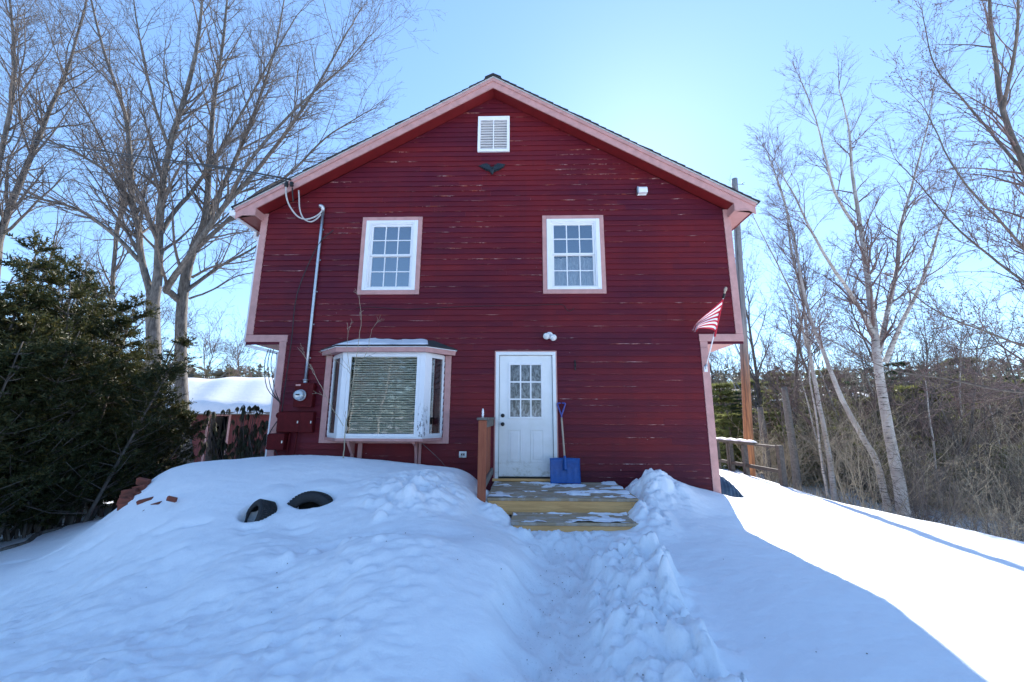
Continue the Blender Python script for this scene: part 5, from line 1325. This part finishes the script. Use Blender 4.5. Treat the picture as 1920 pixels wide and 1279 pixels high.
limb(out, px3([(1608, 430, .4), (1570, 370, 0), (1550, 300, -.2), (1530, 220, -.2), (1500, 150, -.2)], Y), 0.048, 0.011, R1, PB, 3.2, 2, 1.5)
mb = at(1694, 950, Y); o = empty('birch_tree', (float(mb[0]), Y, gz(mb[0], Y)), 'big white birch with forked crown, tallest at the wood edge on the right', 'tree')
add_tree('b', out, MAT['birch'], MAT['red_twig'], 0, o, tuple(o.location)); print('birch', len(out))
out = []; Y = 4.9
limb(out, px3([(1672, 990), (1655, 920), (1640, 860), (1602, 795, .1), (1570, 735, .2), (1545, 670, .3), (1520, 600, .4), (1500, 520, .4), (1485, 440, .4), (1465, 370, .4), (1440, 290, .4)], Y), 0.096, 0.013, R1, PB, 2.4, 2, 1.6, t0=.4, sides=10)
mb = at(1660, 950, Y); o = empty('birch_tree', (float(mb[0]), Y, gz(mb[0], Y)), 'white birch leaning steeply left from beside the big birch', 'tree')
add_tree('b', out, MAT['birch'], MAT['red_twig'], 0, o, tuple(o.location))
out = []; Y = 7.0
limb(out, px3([(1566, 960), (1558, 880), (1540, 790), (1526, 720), (1512, 650), (1500, 560), (1480, 470), (1468, 380), (1440, 300)], Y), 0.096, 0.015, R1, PB, 2.6, 2, 1.9, t0=.35, sides=10)
limb(out, px3([(1512, 650), (1496, 580, -.5), (1470, 520, -.8), (1435, 450, -1), (1405, 390, -1)], Y), 0.040, 0.011, R1, PB, 2.8, 2, 1.5)
mb = at(1560, 920, Y); o = empty('birch_tree', (float(mb[0]), Y, gz(mb[0], Y)), 'slim mottled birch between the utility pole and the big birch', 'tree')
add_tree('b', out, MAT['birch'], MAT['red_twig'], 0, o, tuple(o.location))
out = []; Y = 6.0
limb(out, px3([(1552, 930), (1542, 870), (1532, 780), (1520, 700, .1), (1525, 620, .2), (1540, 560, .2), (1560, 480, .2)], Y), 0.036, 0.009, R1, PB, 2.2, 2, 1.2, t0=.35)
mb = at(1552, 920, Y); o = empty('birch_sapling', (float(mb[0]), Y, gz(mb[0], Y)), 'thin pale birch sapling just in front of the slim mottled birch', 'sapling')
add_tree('b', out, MAT['birch'], MAT['red_twig'], 0, o, tuple(o.location))
# budding tree that reaches in from beyond the right edge
PR = dict(PB); PR['k'] = (6, 6, 5, 2.5, 0); PR['trop'] = (.0, .02, .0, -.01, -.03); PR['ang'] = (18, 45)
R1 = random.Random(57); out = []; Y = 0.6
limb(out, px3([(2080, 1010), (2060, 860), (2040, 640), (1990, 480), (1925, 330), (1880, 210), (1862, 90), (1850, -60)], Y), 0.1014, 0.0240, R1, PR, 2.8, 2, 1.9, t0=.2)
limb(out, px3([(2040, 650), (1960, 560, .3), (1860, 480, .6), (1780, 410, .8), (1735, 350, 1), (1690, 300, 1.0)], Y), 0.0328, 0.0080, R1, PR, 4.5, 2, 1.4)
limb(out, px3([(2040, 620), (1950, 500, -.3), (1880, 420, -.5), (1800, 330, -.7), (1740, 210, -.8)], Y), 0.0351, 0.0080, R1, PR, 4.5, 2, 1.4)
limb(out, px3([(2045, 700), (1950, 660, -.2), (1850, 620, -.3), (1760, 580, -.4), (1680, 520, -.4)], Y), 0.0281, 0.0072, R1, PR, 4.5, 2, 1.2)
limb(out, px3([(2050, 780), (1960, 745, .3), (1860, 730, .5), (1770, 710, .6), (1660, 690, .6), (1560, 640, .6)], Y), 0.0281, 0.0064, R1, PR, 4.2, 2, 1.1)
limb(out, px3([(1925, 330), (1860, 250, .5), (1800, 180, .8), (1750, 110, 1.0), (1730, 20, 1.0)], Y), 0.0312, 0.0080, R1, PR, 4.5, 2, 1.5)
limb(out, px3([(1880, 210), (1900, 100, -.5), (1905, 0, -.8), (1900, -90, -.9)], Y), 0.0390, 0.0096, R1, PR, 4.2, 2, 1.5)
limb(out, px3([(2060, 840), (1970, 690, .6), (1900, 640, .8), (1820, 655, 1.0), (1730, 630, 1.0)], Y), 0.0234, 0.0064, R1, PR, 3.8, 2, 1.0)
mb = at(2075, 990, Y); o = empty('budding_tree', (float(mb[0]), Y, gz(mb[0], Y)), 'dark bare tree with reddish buds reaching in from the right edge', 'tree')
add_tree('r', out, MAT['darkbark'], MAT['red_twig'], 0, o, tuple(o.location))
tips = np.array([a[-1] for a, b, s, l in out if l >= 3]); mids = np.array([a[len(a)//2] for a, b, s, l in out if l >= 3])
bp = np.vstack([tips, mids])-np.array(o.location); bp = bp[rng.random(len(bp)) < .55]
V, Fq = foliage(bp, _d := rng.normal(size=bp.shape)/1.7, np.full(len(bp), .02), 3, .030, .015); mesh_np('buds', V, Fq, MAT['red_twig'], o); print('bud tree', len(out))

# ------------------------------------------------------------------ bare woodland trees: three kinds, copied
PW = dict(n=(9, 6, 5, 3), wob=(.045, .1, .14, .18), trop=(.04, .06, .04, .01), taper=(.25, .3, .35, .5), rmin=.006, sides=(7, 4, 3, 3), k=(17, 7, 5, 0), ratio=(.36, .5, .5), ang=(28, 55), fork=(2, 1, 1, 0), t0=.25)
def bare_proto(seed, h, r, mat, ms, par=PW):
    R = random.Random(seed); out = []; grow(out, (0, 0, 0), _n((R.gauss(0, .04), R.gauss(0, .04), 1)), h, r, 0, R, par)
    e = empty('bare_tree', (0, 0, 0)); add_tree('w', out, mat, ms, 0, e); return e
protos = [bare_proto(3, 9, .11, MAT['darkbark'], MAT['twig']), bare_proto(8, 10.5, .14, MAT['maple'], MAT['twig']), bare_proto(15, 8, .08, MAT['birch'], MAT['red_twig']), bare_proto(21, 7, .06, MAT['darkbark'], MAT['red_twig'])]
used = set()
def put(i, P, x, y, s, lab, cat, grp, rz=None, sink=.05):
    o = P[i] if (id(P), i) not in used else copy_tree(P[i])
    used.add((id(P), i)); o.location = (x, y, gz(x, y)-sink); o.rotation_euler = (rnd.uniform(-.05, .05), rnd.uniform(-.05, .05), rnd.uniform(0, 6.28) if rz is None else rz)
    o.scale = (s, s, s*rnd.uniform(.92, 1.1)); return tag(o, lab, cat, grp)
def pxY(px, Y): return float(at(px, 800, Y)[0])
for i, (px, Y, s) in enumerate([(1480, 12, 1.0), (1432, 15, .9), (1600, 14, .95), (1650, 9.5, .8), (1720, 11, .9), (1560, 19, 1.1), (1780, 9, .75), (1840, 12, .85), (1900, 8, .7), (1960, 10, .9), (1420, 21, 1.1), (1510, 24, 1.15), (1690, 18, 1.1), (1760, 21, 1.1), (1860, 17, 1), (1380, 17, .9), (1625, 26, 1.2), (1815, 27, 1.2), (1930, 23, 1.1), (1450, 30, 1.3), (1545, 33, 1.3), (1705, 32, 1.3), (1890, 33, 1.3), (2010, 16, 1), (2060, 24, 1.2), (1350, 26, 1.1), (1740, 7, .55), (1590, 10, .6), (1810, 6.5, .5), (1465, 9, .6), (1535, 8.5, .55), (1625, 8, .6), (1770, 8, .6), (1835, 7.5, .55), (1870, 9.5, .7), (1925, 7, .5), (1710, 9, .65), (1500, 12.5, .8), (1665, 12, .8), (1755, 13, .85), (1850, 14, .9), (1905, 12.5, .8), (1980, 9, .6)]):
    put(i % 4 if i % 4 != 1 or Y > 14 else 3, protos, pxY(px, Y), Y, s, 'bare tree in the tangle of the wood right of the house', 'tree', 'bare trees in the wood on the right')
for i, (px, Y, s) in enumerate([(20, 15, 1.0), (90, 18, 1.1), (150, 14, .9), (230, 20, 1.1), (310, 18, 1.0), (380, 24, 1.2), (430, 20, .95), (465, 28, 1.2), (60, 26, 1.3), (180, 28, 1.3), (270, 30, 1.3), (350, 33, 1.3), (-60, 14, 1.1), (-120, 22, 1.3), (480, 19, .85), (410, 34, 1.3), (-30, 32, 1.4), (505, 25, 1.0), (120, 11, .8), (240, 13, .8)]):
    put((i+1) % 4, protos, pxY(px, Y), Y, s, 'bare tree in the wood behind the maples and the yew hedge', 'tree', 'bare trees in the wood on the left')
# snapped trunks
for px, p2, yb, ytop, Y, r, lab in ((1494, 1492, 905, 728, 7.4, .115, 'grey snapped trunk standing without branches, the taller one left of the slim birch'), (1441, 1437, 896, 766, 8.6, .12, 'grey snapped trunk, the shorter one right beside the utility pole')):
    b = at(px, yb, Y); t = at(p2, ytop, Y); h = float(t[2])-gz(b[0], Y)+.2
    e = empty('snapped_trunk', (float(b[0]), Y, gz(b[0], Y)-.15), lab, 'trunk')
    tube_obj('trunk', [(0, 0, 0), (.02, 0, h*.4), (-.01, 0, h*.8), (-.02, 0, h)], [r*1.2, r, r*.95, r*.7], MAT['grey_wood'], e, 12, 3)
    for k in range(3): tube_obj('branch_stub', [(0, 0, h*(.4+.18*k)), (.25*(-1)**k, -.1, h*(.45+.18*k))], [.025, .008], MAT['grey_wood'], e, 5, 2)

# ------------------------------------------------------------------ conifers
def conifer(seed, h, rad, mat, nb=17, per=9, droop=-.25, nl=.16, nw=.035, nn=26):
    R = random.Random(seed); e = empty('conifer', (0, 0, 0)); lines = [(np.array([(0, 0, t*h) for t in np.linspace(0, 1, 8)]), np.linspace(.11, .015, 8), 7)]; P = []; D = []; L = []
    for w in range(nb):
        t = .08+.90*(w/nb)**1.0; z0 = t*h; ll = rad*(1-t)**.75*R.uniform(.75, 1.15)+.15
        k = R.randint(5, 7)
        for b in range(k):
            a = b*2*math.pi/k+R.uniform(-.4, .4); l = ll*R.uniform(.6, 1.1); pts = [(math.cos(a)*l*s, math.sin(a)*l*s, z0+l*(.25*s+droop*s*s*1.6)+R.uniform(-.03, .03)) for s in (0, .35, .7, 1)]
            lines.append((np.array(pts), np.array([.022, .014, .009, .004]), 3))
            pts = np.array(pts)
            for q in range(per):
                s = R.uniform(.15, 1); i = min(int(s*3), 2); c = pts[i]*(1-(s*3-i))+pts[i+1]*(s*3-i); sd = R.choice((-1, 1))*R.uniform(.3, 1.1)
                d = np.array([math.cos(a+sd), math.sin(a+sd), R.uniform(-.25, .15)]); P.append(c); D.append(d/np.linalg.norm(d)); L.append(l*.35*R.uniform(.5, 1.1)+.08)
    V, Fq = tubes(lines); mesh_np('trunk', V, Fq, MAT['darkbark'], e, True)
    V, Fq = foliage(np.array(P), np.array(D), np.array(L), nn, nl, nw, .7, .35); mesh_np('crown', V, Fq, mat, e); return e
cons = [conifer(2, 6.5, 1.9, MAT['pine']), conifer(5, 5.2, 1.7, MAT['pine'], 14, 10), conifer(9, 8.5, 2.2, MAT['hemlock'], 20, 9), conifer(12, 3.2, 1.3, MAT['young_pine'], 11, 9, -.1)]
for i, (px, Y, s) in enumerate([(1380, 20, 1.0), (1350, 24, 1.2), (1410, 25, 1.0), (1460, 18, .8), (1500, 22, 1.0), (1540, 15, .7), (1580, 21, .95), (1620, 17, .75), (1660, 24, 1.05), (1700, 16, .7), (1740, 22, .9), (1780, 17, .75), (1820, 24, 1.0), (1860, 15, .65), (1900, 20, .9), (1950, 17, .8), (1520, 30, 1.2), (1600, 34, 1.3), (1680, 31, 1.2), (1760, 33, 1.3), (1840, 32, 1.25), (1930, 30, 1.2), (1370, 32, 1.3), (1440, 36, 1.3), (1395, 14, .7), (1475, 13, .6), (1640, 12, .55), (1730, 12, .5), (1830, 11, .5), (1990, 13, .7), (1560, 26, 1.1), (1880, 26, 1.1), (1357, 15, .8), (1450, 26, 1.1)]):
    ki = (0, 1, 3, 0, 2)[i % 5] if Y < 28 else (0, 2)[i % 2]; x_ = pxY(px, Y); top = 1.05+.108*math.hypot(x_, Y+7)*rnd.uniform(.45, 1.0)
    put(ki, cons, x_, Y, (top-gz(x_, Y)+.3)/(6.5, 5.2, 8.5, 3.2)[ki], 'yellow-green young conifer in the sunlit wood right of the house', 'conifer', 'conifers in the wood on the right', sink=.3)
for i, (px, Y, s) in enumerate([(395, 23, .85), (430, 25, .95), (470, 22, .85), (505, 24, .95), (340, 27, 1.0), (530, 28, 1.1), (280, 24, .9), (200, 25, 1.0), (110, 24, 1.0), (30, 22, 1.0), (-60, 22, 1.1), (450, 31, 1.1), (240, 33, 1.2), (130, 17, .6)]):
    put(2, cons, pxY(px, Y), Y, s, 'dark hemlock standing behind the shed and the yews', 'conifer', 'hemlocks behind the shed', sink=.3)

for i, (px, Y, s) in enumerate([(1440, 11.5, .95), (1478, 10, .8), (1530, 11, 1.0), (1570, 9.5, .75), (1612, 11, .9), (1655, 8, .7), (1715, 9, .8), (1752, 7.5, .7), (1795, 9.5, .85), (1840, 8, .8), (1885, 9, .9), (1935, 8, .9), (1372, 12, .9), (1500, 14, 1.2), (1590, 15, 1.3), (1690, 14, 1.2), (1770, 13, 1.1), (1860, 13, 1.2), (1960, 12, 1.2)]):
    put(3, cons, pxY(px, Y), Y, s, 'low bright yellow-green pine among the brush right of the house', 'conifer', 'young pines among the brush', sink=.2)
# ------------------------------------------------------------------ brush along the crest on the right
PS = dict(n=(6, 5, 3), wob=(.10, .16, .22), trop=(.05, .03, .0), taper=(.35, .4, .5), rmin=.003, sides=(4, 3, 3), k=(6, 4, 0), ratio=(.5, .5), ang=(20, 55), fork=(1, 1, 0), t0=.15)
def brush(seed, ns, h, mat, spread=.55):
    R = random.Random(seed); out = []
    for k in range(ns):
        a = R.uniform(0, 6.28); r = R.uniform(0, .6); t = R.uniform(0, spread)
        grow(out, (r*math.cos(a), r*math.sin(a), -.1), _n((math.cos(a)*t+R.gauss(0, .2), math.sin(a)*t+R.gauss(0, .2), 1)), h*R.uniform(.5, 1.1), R.uniform(.006, .016), 0, R, PS)
    V, Fq = tubes([(a, b, s) for a, b, s, l in out]); return mesh_np('brush_shrub', V, Fq, mat, None, True)
bru = [brush(4, 22, 2.3, MAT['tan_twig']), brush(6, 18, 2.8, MAT['tan_twig']), brush(7, 26, 1.5, MAT['tan_twig'], .9), brush(18, 14, 3.2, MAT['twig'], .4)]
RB = random.Random(77); n = 0
while n < 135:
    px = RB.uniform(1425, 2080); Y = RB.uniform(3.0, 20) if px > 1600 else RB.uniform(7.5, 20); x = pxY(px, Y)
    if x < 8.2 + max(0, (6-Y))*.35: continue
    k = RB.randrange(4)
    if Y < 5.5: k = (0, 1, 3)[RB.randrange(3)]
    put(k, bru, x, Y, RB.uniform(.65, 1.1)*(.75 if Y < 6 else 1.15), 'tangled leafless brush growing along the top of the snowy slope', 'brush', 'leafless brush at the wood edge', sink=.05); n += 1
# low dry stems and grasses (uncountable)
m = 4200; px = rng.uniform(1425, 2100, m); Yv = 3.6+rng.random(m)**1.6*14; lines = []
for a, b in zip(px, Yv):
    x = pxY(a, b)
    if x < 8.3+max(0, 6-b)*.35+rng.uniform(-.2, .4): continue
    z = gz(x, b)-.03; h = rng.uniform(.2, .85)*(.6 if b < 7 else 1); dx, dy = rng.normal(0, .22, 2)*h
    lines.append((np.array([(x, b, z), (x+dx*.35, b+dy*.35, z+h*.6), (x+dx, b+dy, z+h*rng.uniform(.7, 1.0))]), np.array([.005, .004, .0025]), 3))
V, Fq = tubes(lines); tag(mesh_np('dry_grass', V, Fq, MAT['tan_twig'], None), 'dry tan grass and stems at the foot of the wood', 'grass', kind='stuff')
# a few bare canes poking through the open snow on the slope
for j, (px, py, Y) in enumerate(((1858, 1015, .6), (1900, 1020, .5), (1878, 1022, .9), (1790, 1000, 1.2), (1826, 1012, .9), (1500, 930, 4.2), (1720, 985, 2.2))):
    c = at(px, py, Y); R = random.Random(90+j); out = []
    for k in range(3 if j < 5 else 2):
        grow(out, (0, 0, -.05), _n((R.gauss(-.25, .35), R.gauss(0, .2), 1)), R.uniform(.3, .75), .005, 1, R, dict(PS, rmin=.002, k=(4, 3, 0)))
    V, Fq = tubes([(a, b, s) for a, b, s, l in out]); o = mesh_np('bare_cane', V, Fq, MAT['twig'], None); o.location = (float(c[0]), Y, gz(c[0], Y)); tag(o, 'small leafless cane poking out of the sunlit snow slope', 'cane', 'canes poking out of the slope')

# ------------------------------------------------------------------ far wood
m = 4300; az = rng.uniform(-75, 78, m); dd = 27+rng.random(m)**1.2*230; fx = dd*np.sin(np.radians(az)); fy = dd*np.cos(np.radians(az)); fz = far_h(fx, fy)
VV = []
for x, y, z, d in zip(fx, fy, fz, dd):
    h = rng.uniform(5, 9.5)*(1 if d > 70 else .8); con = rng.random() < .6; k = 60
    t = rng.random(k)**.8; r = (1-t)*h*.24*(1 if con else 1.35)+.2 if con else np.sqrt(np.clip(1-(t*1.9-.95)**2, 0, 1))*h*.28+.1
    a = rng.uniform(0, 6.28, k); rr = r*np.sqrt(rng.random(k)); c = np.c_[x+rr*np.cos(a), y+rr*np.sin(a), z+t*h]
    s = (.5 if con else .42)*h/8; VV.append((c[:, None]+rng.normal(0, s, (k, 3, 3))*np.array([1, 1, .8])).reshape(-1, 3))
V = np.vstack(VV); tag(mesh_np('far_wood', V, np.arange(len(V)).reshape(-1, 3), MAT['farwood'], None), 'distant wooded ridge seen as one mass', 'wood', kind='stuff')

# ------------------------------------------------------------------ yews on the left
def yew(seed, H, Rr, leaders=15, bl=46):
    R = random.Random(seed); lines = []; P = []; D = []; L = []
    for k in range(leaders):
        a = R.uniform(0, 6.28); rad = Rr*math.sqrt(R.random()); h = H*(1.02-.42*(rad/Rr)**1.5)*R.uniform(.8, 1.08); tip = np.array([rad*math.cos(a)+R.gauss(0, .12), rad*math.sin(a)+R.gauss(0, .12), h])
        b0 = np.array([rad*.25*math.cos(a), rad*.25*math.sin(a), -.1]); md = b0*.4+tip*.6; md[2] = h*.5; md[:2] = tip[:2]*.62
        C = spline([b0, md, tip], 8); rr = np.linspace(.032, .005, len(C)); lines.append((C, rr, 5))
        for b in range(bl):
            t = R.uniform(.10, 1)**.9; i = min(int(t*(len(C)-1)), len(C)-2); c = C[i]; aa = R.uniform(0, 6.28); l = (.10+.66*(1-t))*R.uniform(.6, 1.25)*(Rr/1.1)
            d = np.array([math.cos(aa), math.sin(aa), R.uniform(.1, .75)]); d /= np.linalg.norm(d); e1 = c+d*l*.55; e2 = c+d*l+np.array([0, 0, .12*l])
            lines.append((np.array([c, e1, e2]), np.array([.009, .006, .003]), 3))
            for q in range(7):
                s = R.uniform(.15, 1); p = c*(1-s)+e2*s; dd_ = d+np.array([R.gauss(0, .55), R.gauss(0, .55), R.gauss(.2, .35)]); dd_ /= np.linalg.norm(dd_)
                P.append(p); D.append(dd_); L.append(R.uniform(.10, .24))
    e = empty('yew_shrub', (0, 0, 0)); V, Fq = tubes(lines); mesh_np('stem', V, Fq, MAT['darkbark'], e, True)
    V, Fq = foliage(np.array(P), np.array(D), np.array(L), 19, .060, .018, .75, .7); mesh_np('foliage', V, Fq, MAT['yew'], e); return e
yews = [yew(3, 4.3, 1.25, 19, 56), yew(14, 3.7, 1.1, 16, 50), yew(25, 2.3, .8, 9, 40)]
YL = [(-5, -1.0, 0, 1.05, 'dense dark yew at the left edge, nearest of the yew hedge'), (150, -.2, 0, 1.12, 'tallest yew with a spiky pointed top in the middle of the hedge'), (75, .6, 1, 1.15, 'yew filling the hedge between the left edge and its tallest shrub'),
      (240, 1.0, 1, .98, 'yew right of the tallest one, standing against the left maple'), (285, 1.9, 2, 1.05, 'last yew of the hedge on the right, leaning towards the shed'), (180, 2.6, 0, .85, 'yew at the back of the hedge before the maple trunks'), (-95, -1.6, 1, 1.2, 'yew cut off by the left edge of the frame'), (95, -.6, 1, .75, 'front yew with low skirts at the right of the hedge foot'), (-10, 1.5, 0, 1.1, 'rear yew showing its top at the upper left')]
for i, (px, Y, k, s, lab) in enumerate(YL):
    put(k, yews, pxY(px, Y), Y, s, lab, 'yew', 'yew hedge on the left', sink=.05)

# drooping evergreen (rhododendron) at the side of the house
def droopy(seed, ns, H, wd):
    R = random.Random(seed); lines = []; V = []; Fq = []
    for k in range(ns):
        a = R.uniform(0, 6.28); t = R.random()*wd; tip = np.array([t*math.cos(a), t*math.sin(a)*.6, H*R.uniform(.35, 1.0)]); b0 = np.array([t*.3*math.cos(a), t*.2*math.sin(a), 0])
        C = spline([b0, (b0+tip)/2+np.array([R.gauss(0, .06), 0, -.05]), tip], 4); lines.append((C, np.linspace(.012, .005, len(C)), 4))
        tips = [tip]+[C[i]+np.array([R.gauss(0, .15), R.gauss(0, .12), R.uniform(0, .14)]) for i in (3, 5, 6)]
        for tp_ in tips:
            lines.append((np.array([C[4], tp_]), np.array([.005, .004]), 3))
            for q in range(R.randint(7, 11)):
                az_ = R.uniform(0, 6.28); o_ = np.array([math.cos(az_), math.sin(az_), 0]); w = np.cross(o_, (0, 0, 1.)); l = R.uniform(.12, .20); s = .018
                p0 = tp_+o_*.01; p1 = p0+o_*.03+np.array([0, 0, -l*.35]); p2 = p0+o_*.035+np.array([0, 0, -l])
                b = len(V); V += [p0, p1-w*s, p2, p1+w*s]; Fq.append((b, b+1, b+2, b+3))
    return lines, V, Fq
lines, V, Fq = droopy(5, 85, 2.25, 1.25); c = at(455, 860, 2.6)
e = empty('rhododendron', (float(c[0]), 2.6, gz(c[0], 2.6)-.1), 'shrub with long drooping curled leaves between the shed and the house corner', 'shrub')
a, b = tubes(lines); mesh_np('stem', a, b, MAT['twig'], e, True); mesh_np('leaves', np.array(V), np.array(Fq), MAT['rhodo'], e)
lines, V, Fq = droopy(9, 30, 1.6, .6); c = at(492, 850, 1.7)
e = empty('rhododendron', (float(c[0]), 1.7, gz(c[0], 1.7)-.1), 'smaller dark drooping shrub pressed against the left corner board of the house', 'shrub')
a, b = tubes(lines); mesh_np('stem', a, b, MAT['twig'], e, True); mesh_np('leaves', np.array(V), np.array(Fq), MAT['rhodo'], e)

# ------------------------------------------------------------------ sapling before the bay window, sticks, specks
R1 = random.Random(5); out = []; Ys = -.75
PT = dict(n=(4, 4, 3), wob=(.08, .12, .15), trop=(.05, .02, .0), taper=(.4, .4, .5), rmin=.0022, sides=(5, 3, 3), k=(3, 3, 0), ratio=(.5, .5), ang=(22, 45), fork=(0, 0, 0))
S3 = [[(640, 880), (644, 850), (646, 800), (656, 740), (660, 690), (664, 650), (670, 600), (668, 560)], [(657, 735), (654, 690), (650, 650), (652, 620)], [(658, 720), (672, 690), (688, 660), (694, 630), (698, 615)], [(645, 800), (622, 760), (605, 730), (590, 700), (572, 672)], [(655, 700), (640, 685), (622, 672)]]
for i, L in enumerate(S3): limb(out, px3(L, Ys), (.010, .005, .005, .005, .004)[i], .0025, R1, PT, 2.0 if i else 1.4, 1, .35, .12)
b0 = at(640, 880, Ys); e = empty('bare_sapling', (float(b0[0]), Ys, gz(b0[0], Ys)-.05), 'thin bare sapling rising out of the snow in front of the bay window', 'sapling')
V, Fq = tubes([(a-np.array(e.location), b, s) for a, b, s, l in out]); mesh_np('stem', V, Fq, MAT['tan_twig'], e, True)
o = tube_obj('bare_stick', [at(*p) for p in ((792, 832, -.30), (812, 850, -.4), (828, 866, -.5), (842, 884, -.62))], [.005, .004, .003], MAT['twig'], None, 5, 4); tag(o, 'thin bare stick slanting down from under the bay window to the snow', 'stick')
pts = []
for px, py in ((-30, 1042), (20, 1030), (50, 1018), (72, 1003), (105, 994), (130, 985), (158, 978)):
    best = min(((abs(g1(*atz(px, py, zt_)[:2])-zt_), zt_) for zt_ in np.arange(-1.2, -.2, .02)), key=lambda q: q[0]); q = atz(px, py, best[1]); pts.append((q[0], q[1], gz(q[0], q[1])+.01))
o = tube_obj('fallen_branch', pts, [.02, .035, .03, .045, .03, .02, .012], MAT['maple'], None, 8, 5); tag(o, 'curved fallen branch lying on the snow at the foot of the yew hedge', 'branch')
# dark specks: seeds and bark bits on the path
V = []; Fq = []
for k in range(150):
    x = rng.normal(1.0, .28); y = rng.uniform(-5.0, -2.1)
    if k > 110: x, y = rng.uniform(-3.5, 3.5), rng.uniform(-4.8, -1.6)
    z = gz(x, y)+.003; s = rng.uniform(.003, .008); a = rng.uniform(0, 6.28); b = len(V)
    V += [(x+s*math.cos(a+q*2.1), y+s*math.sin(a+q*2.1), z) for q in range(3)]+[(x, y, z+s*.8)]; Fq += [(b, b+1, b+3), (b+1, b+2, b+3), (b+2, b, b+3)]
tag(mesh_np('bark_bits', V, Fq, MAT['darkbark'], None), 'dark bits of bark scattered on the path and snow', 'debris', kind='stuff')
# trees across the clearing behind the camera, which the bay window reflects
for i, (x, y, k) in enumerate(((-9.2, -21, 2), (-12.5, -24, 2), (-6.5, -26, 1), (-15, -22, 0), (-3, -27, 0), (-18, -27, 1))):
    o = copy_tree(protos[k]); o.location = (x, y, g1(x, y)-.1); o.scale = (1, 1, 1); o.rotation_euler = (0, 0, i*1.3); tag(o, 'bare tree across the clearing, mirrored in the bay window', 'tree', 'trees across the clearing')
for i, (x, y, s) in enumerate(((-11, -30, 1.2), (-6, -31, 1.1), (-16, -31, 1.25), (-20, -29, 1.1), (-1, -32, 1.1), (4, -33, 1.1), (-25, -30, 1.2), (-8.5, -29, 1.3), (-13.5, -28, 1.25), (-3.5, -30, 1.3), (-18, -32, 1.4), (-22.5, -31, 1.3), (-14, -33, 1.4), (-9, -33, 1.4), (9, -33, 1.15), (14, -32, 1.1))):
    o = copy_tree(cons[2]); o.location = (x, y, g1(x, y)-.1); o.scale = (s, s, s); o.rotation_euler = (0, 0, i*1.1); tag(o, 'dark hemlock across the clearing, mirrored in the bay window', 'conifer', 'hemlocks across the clearing')
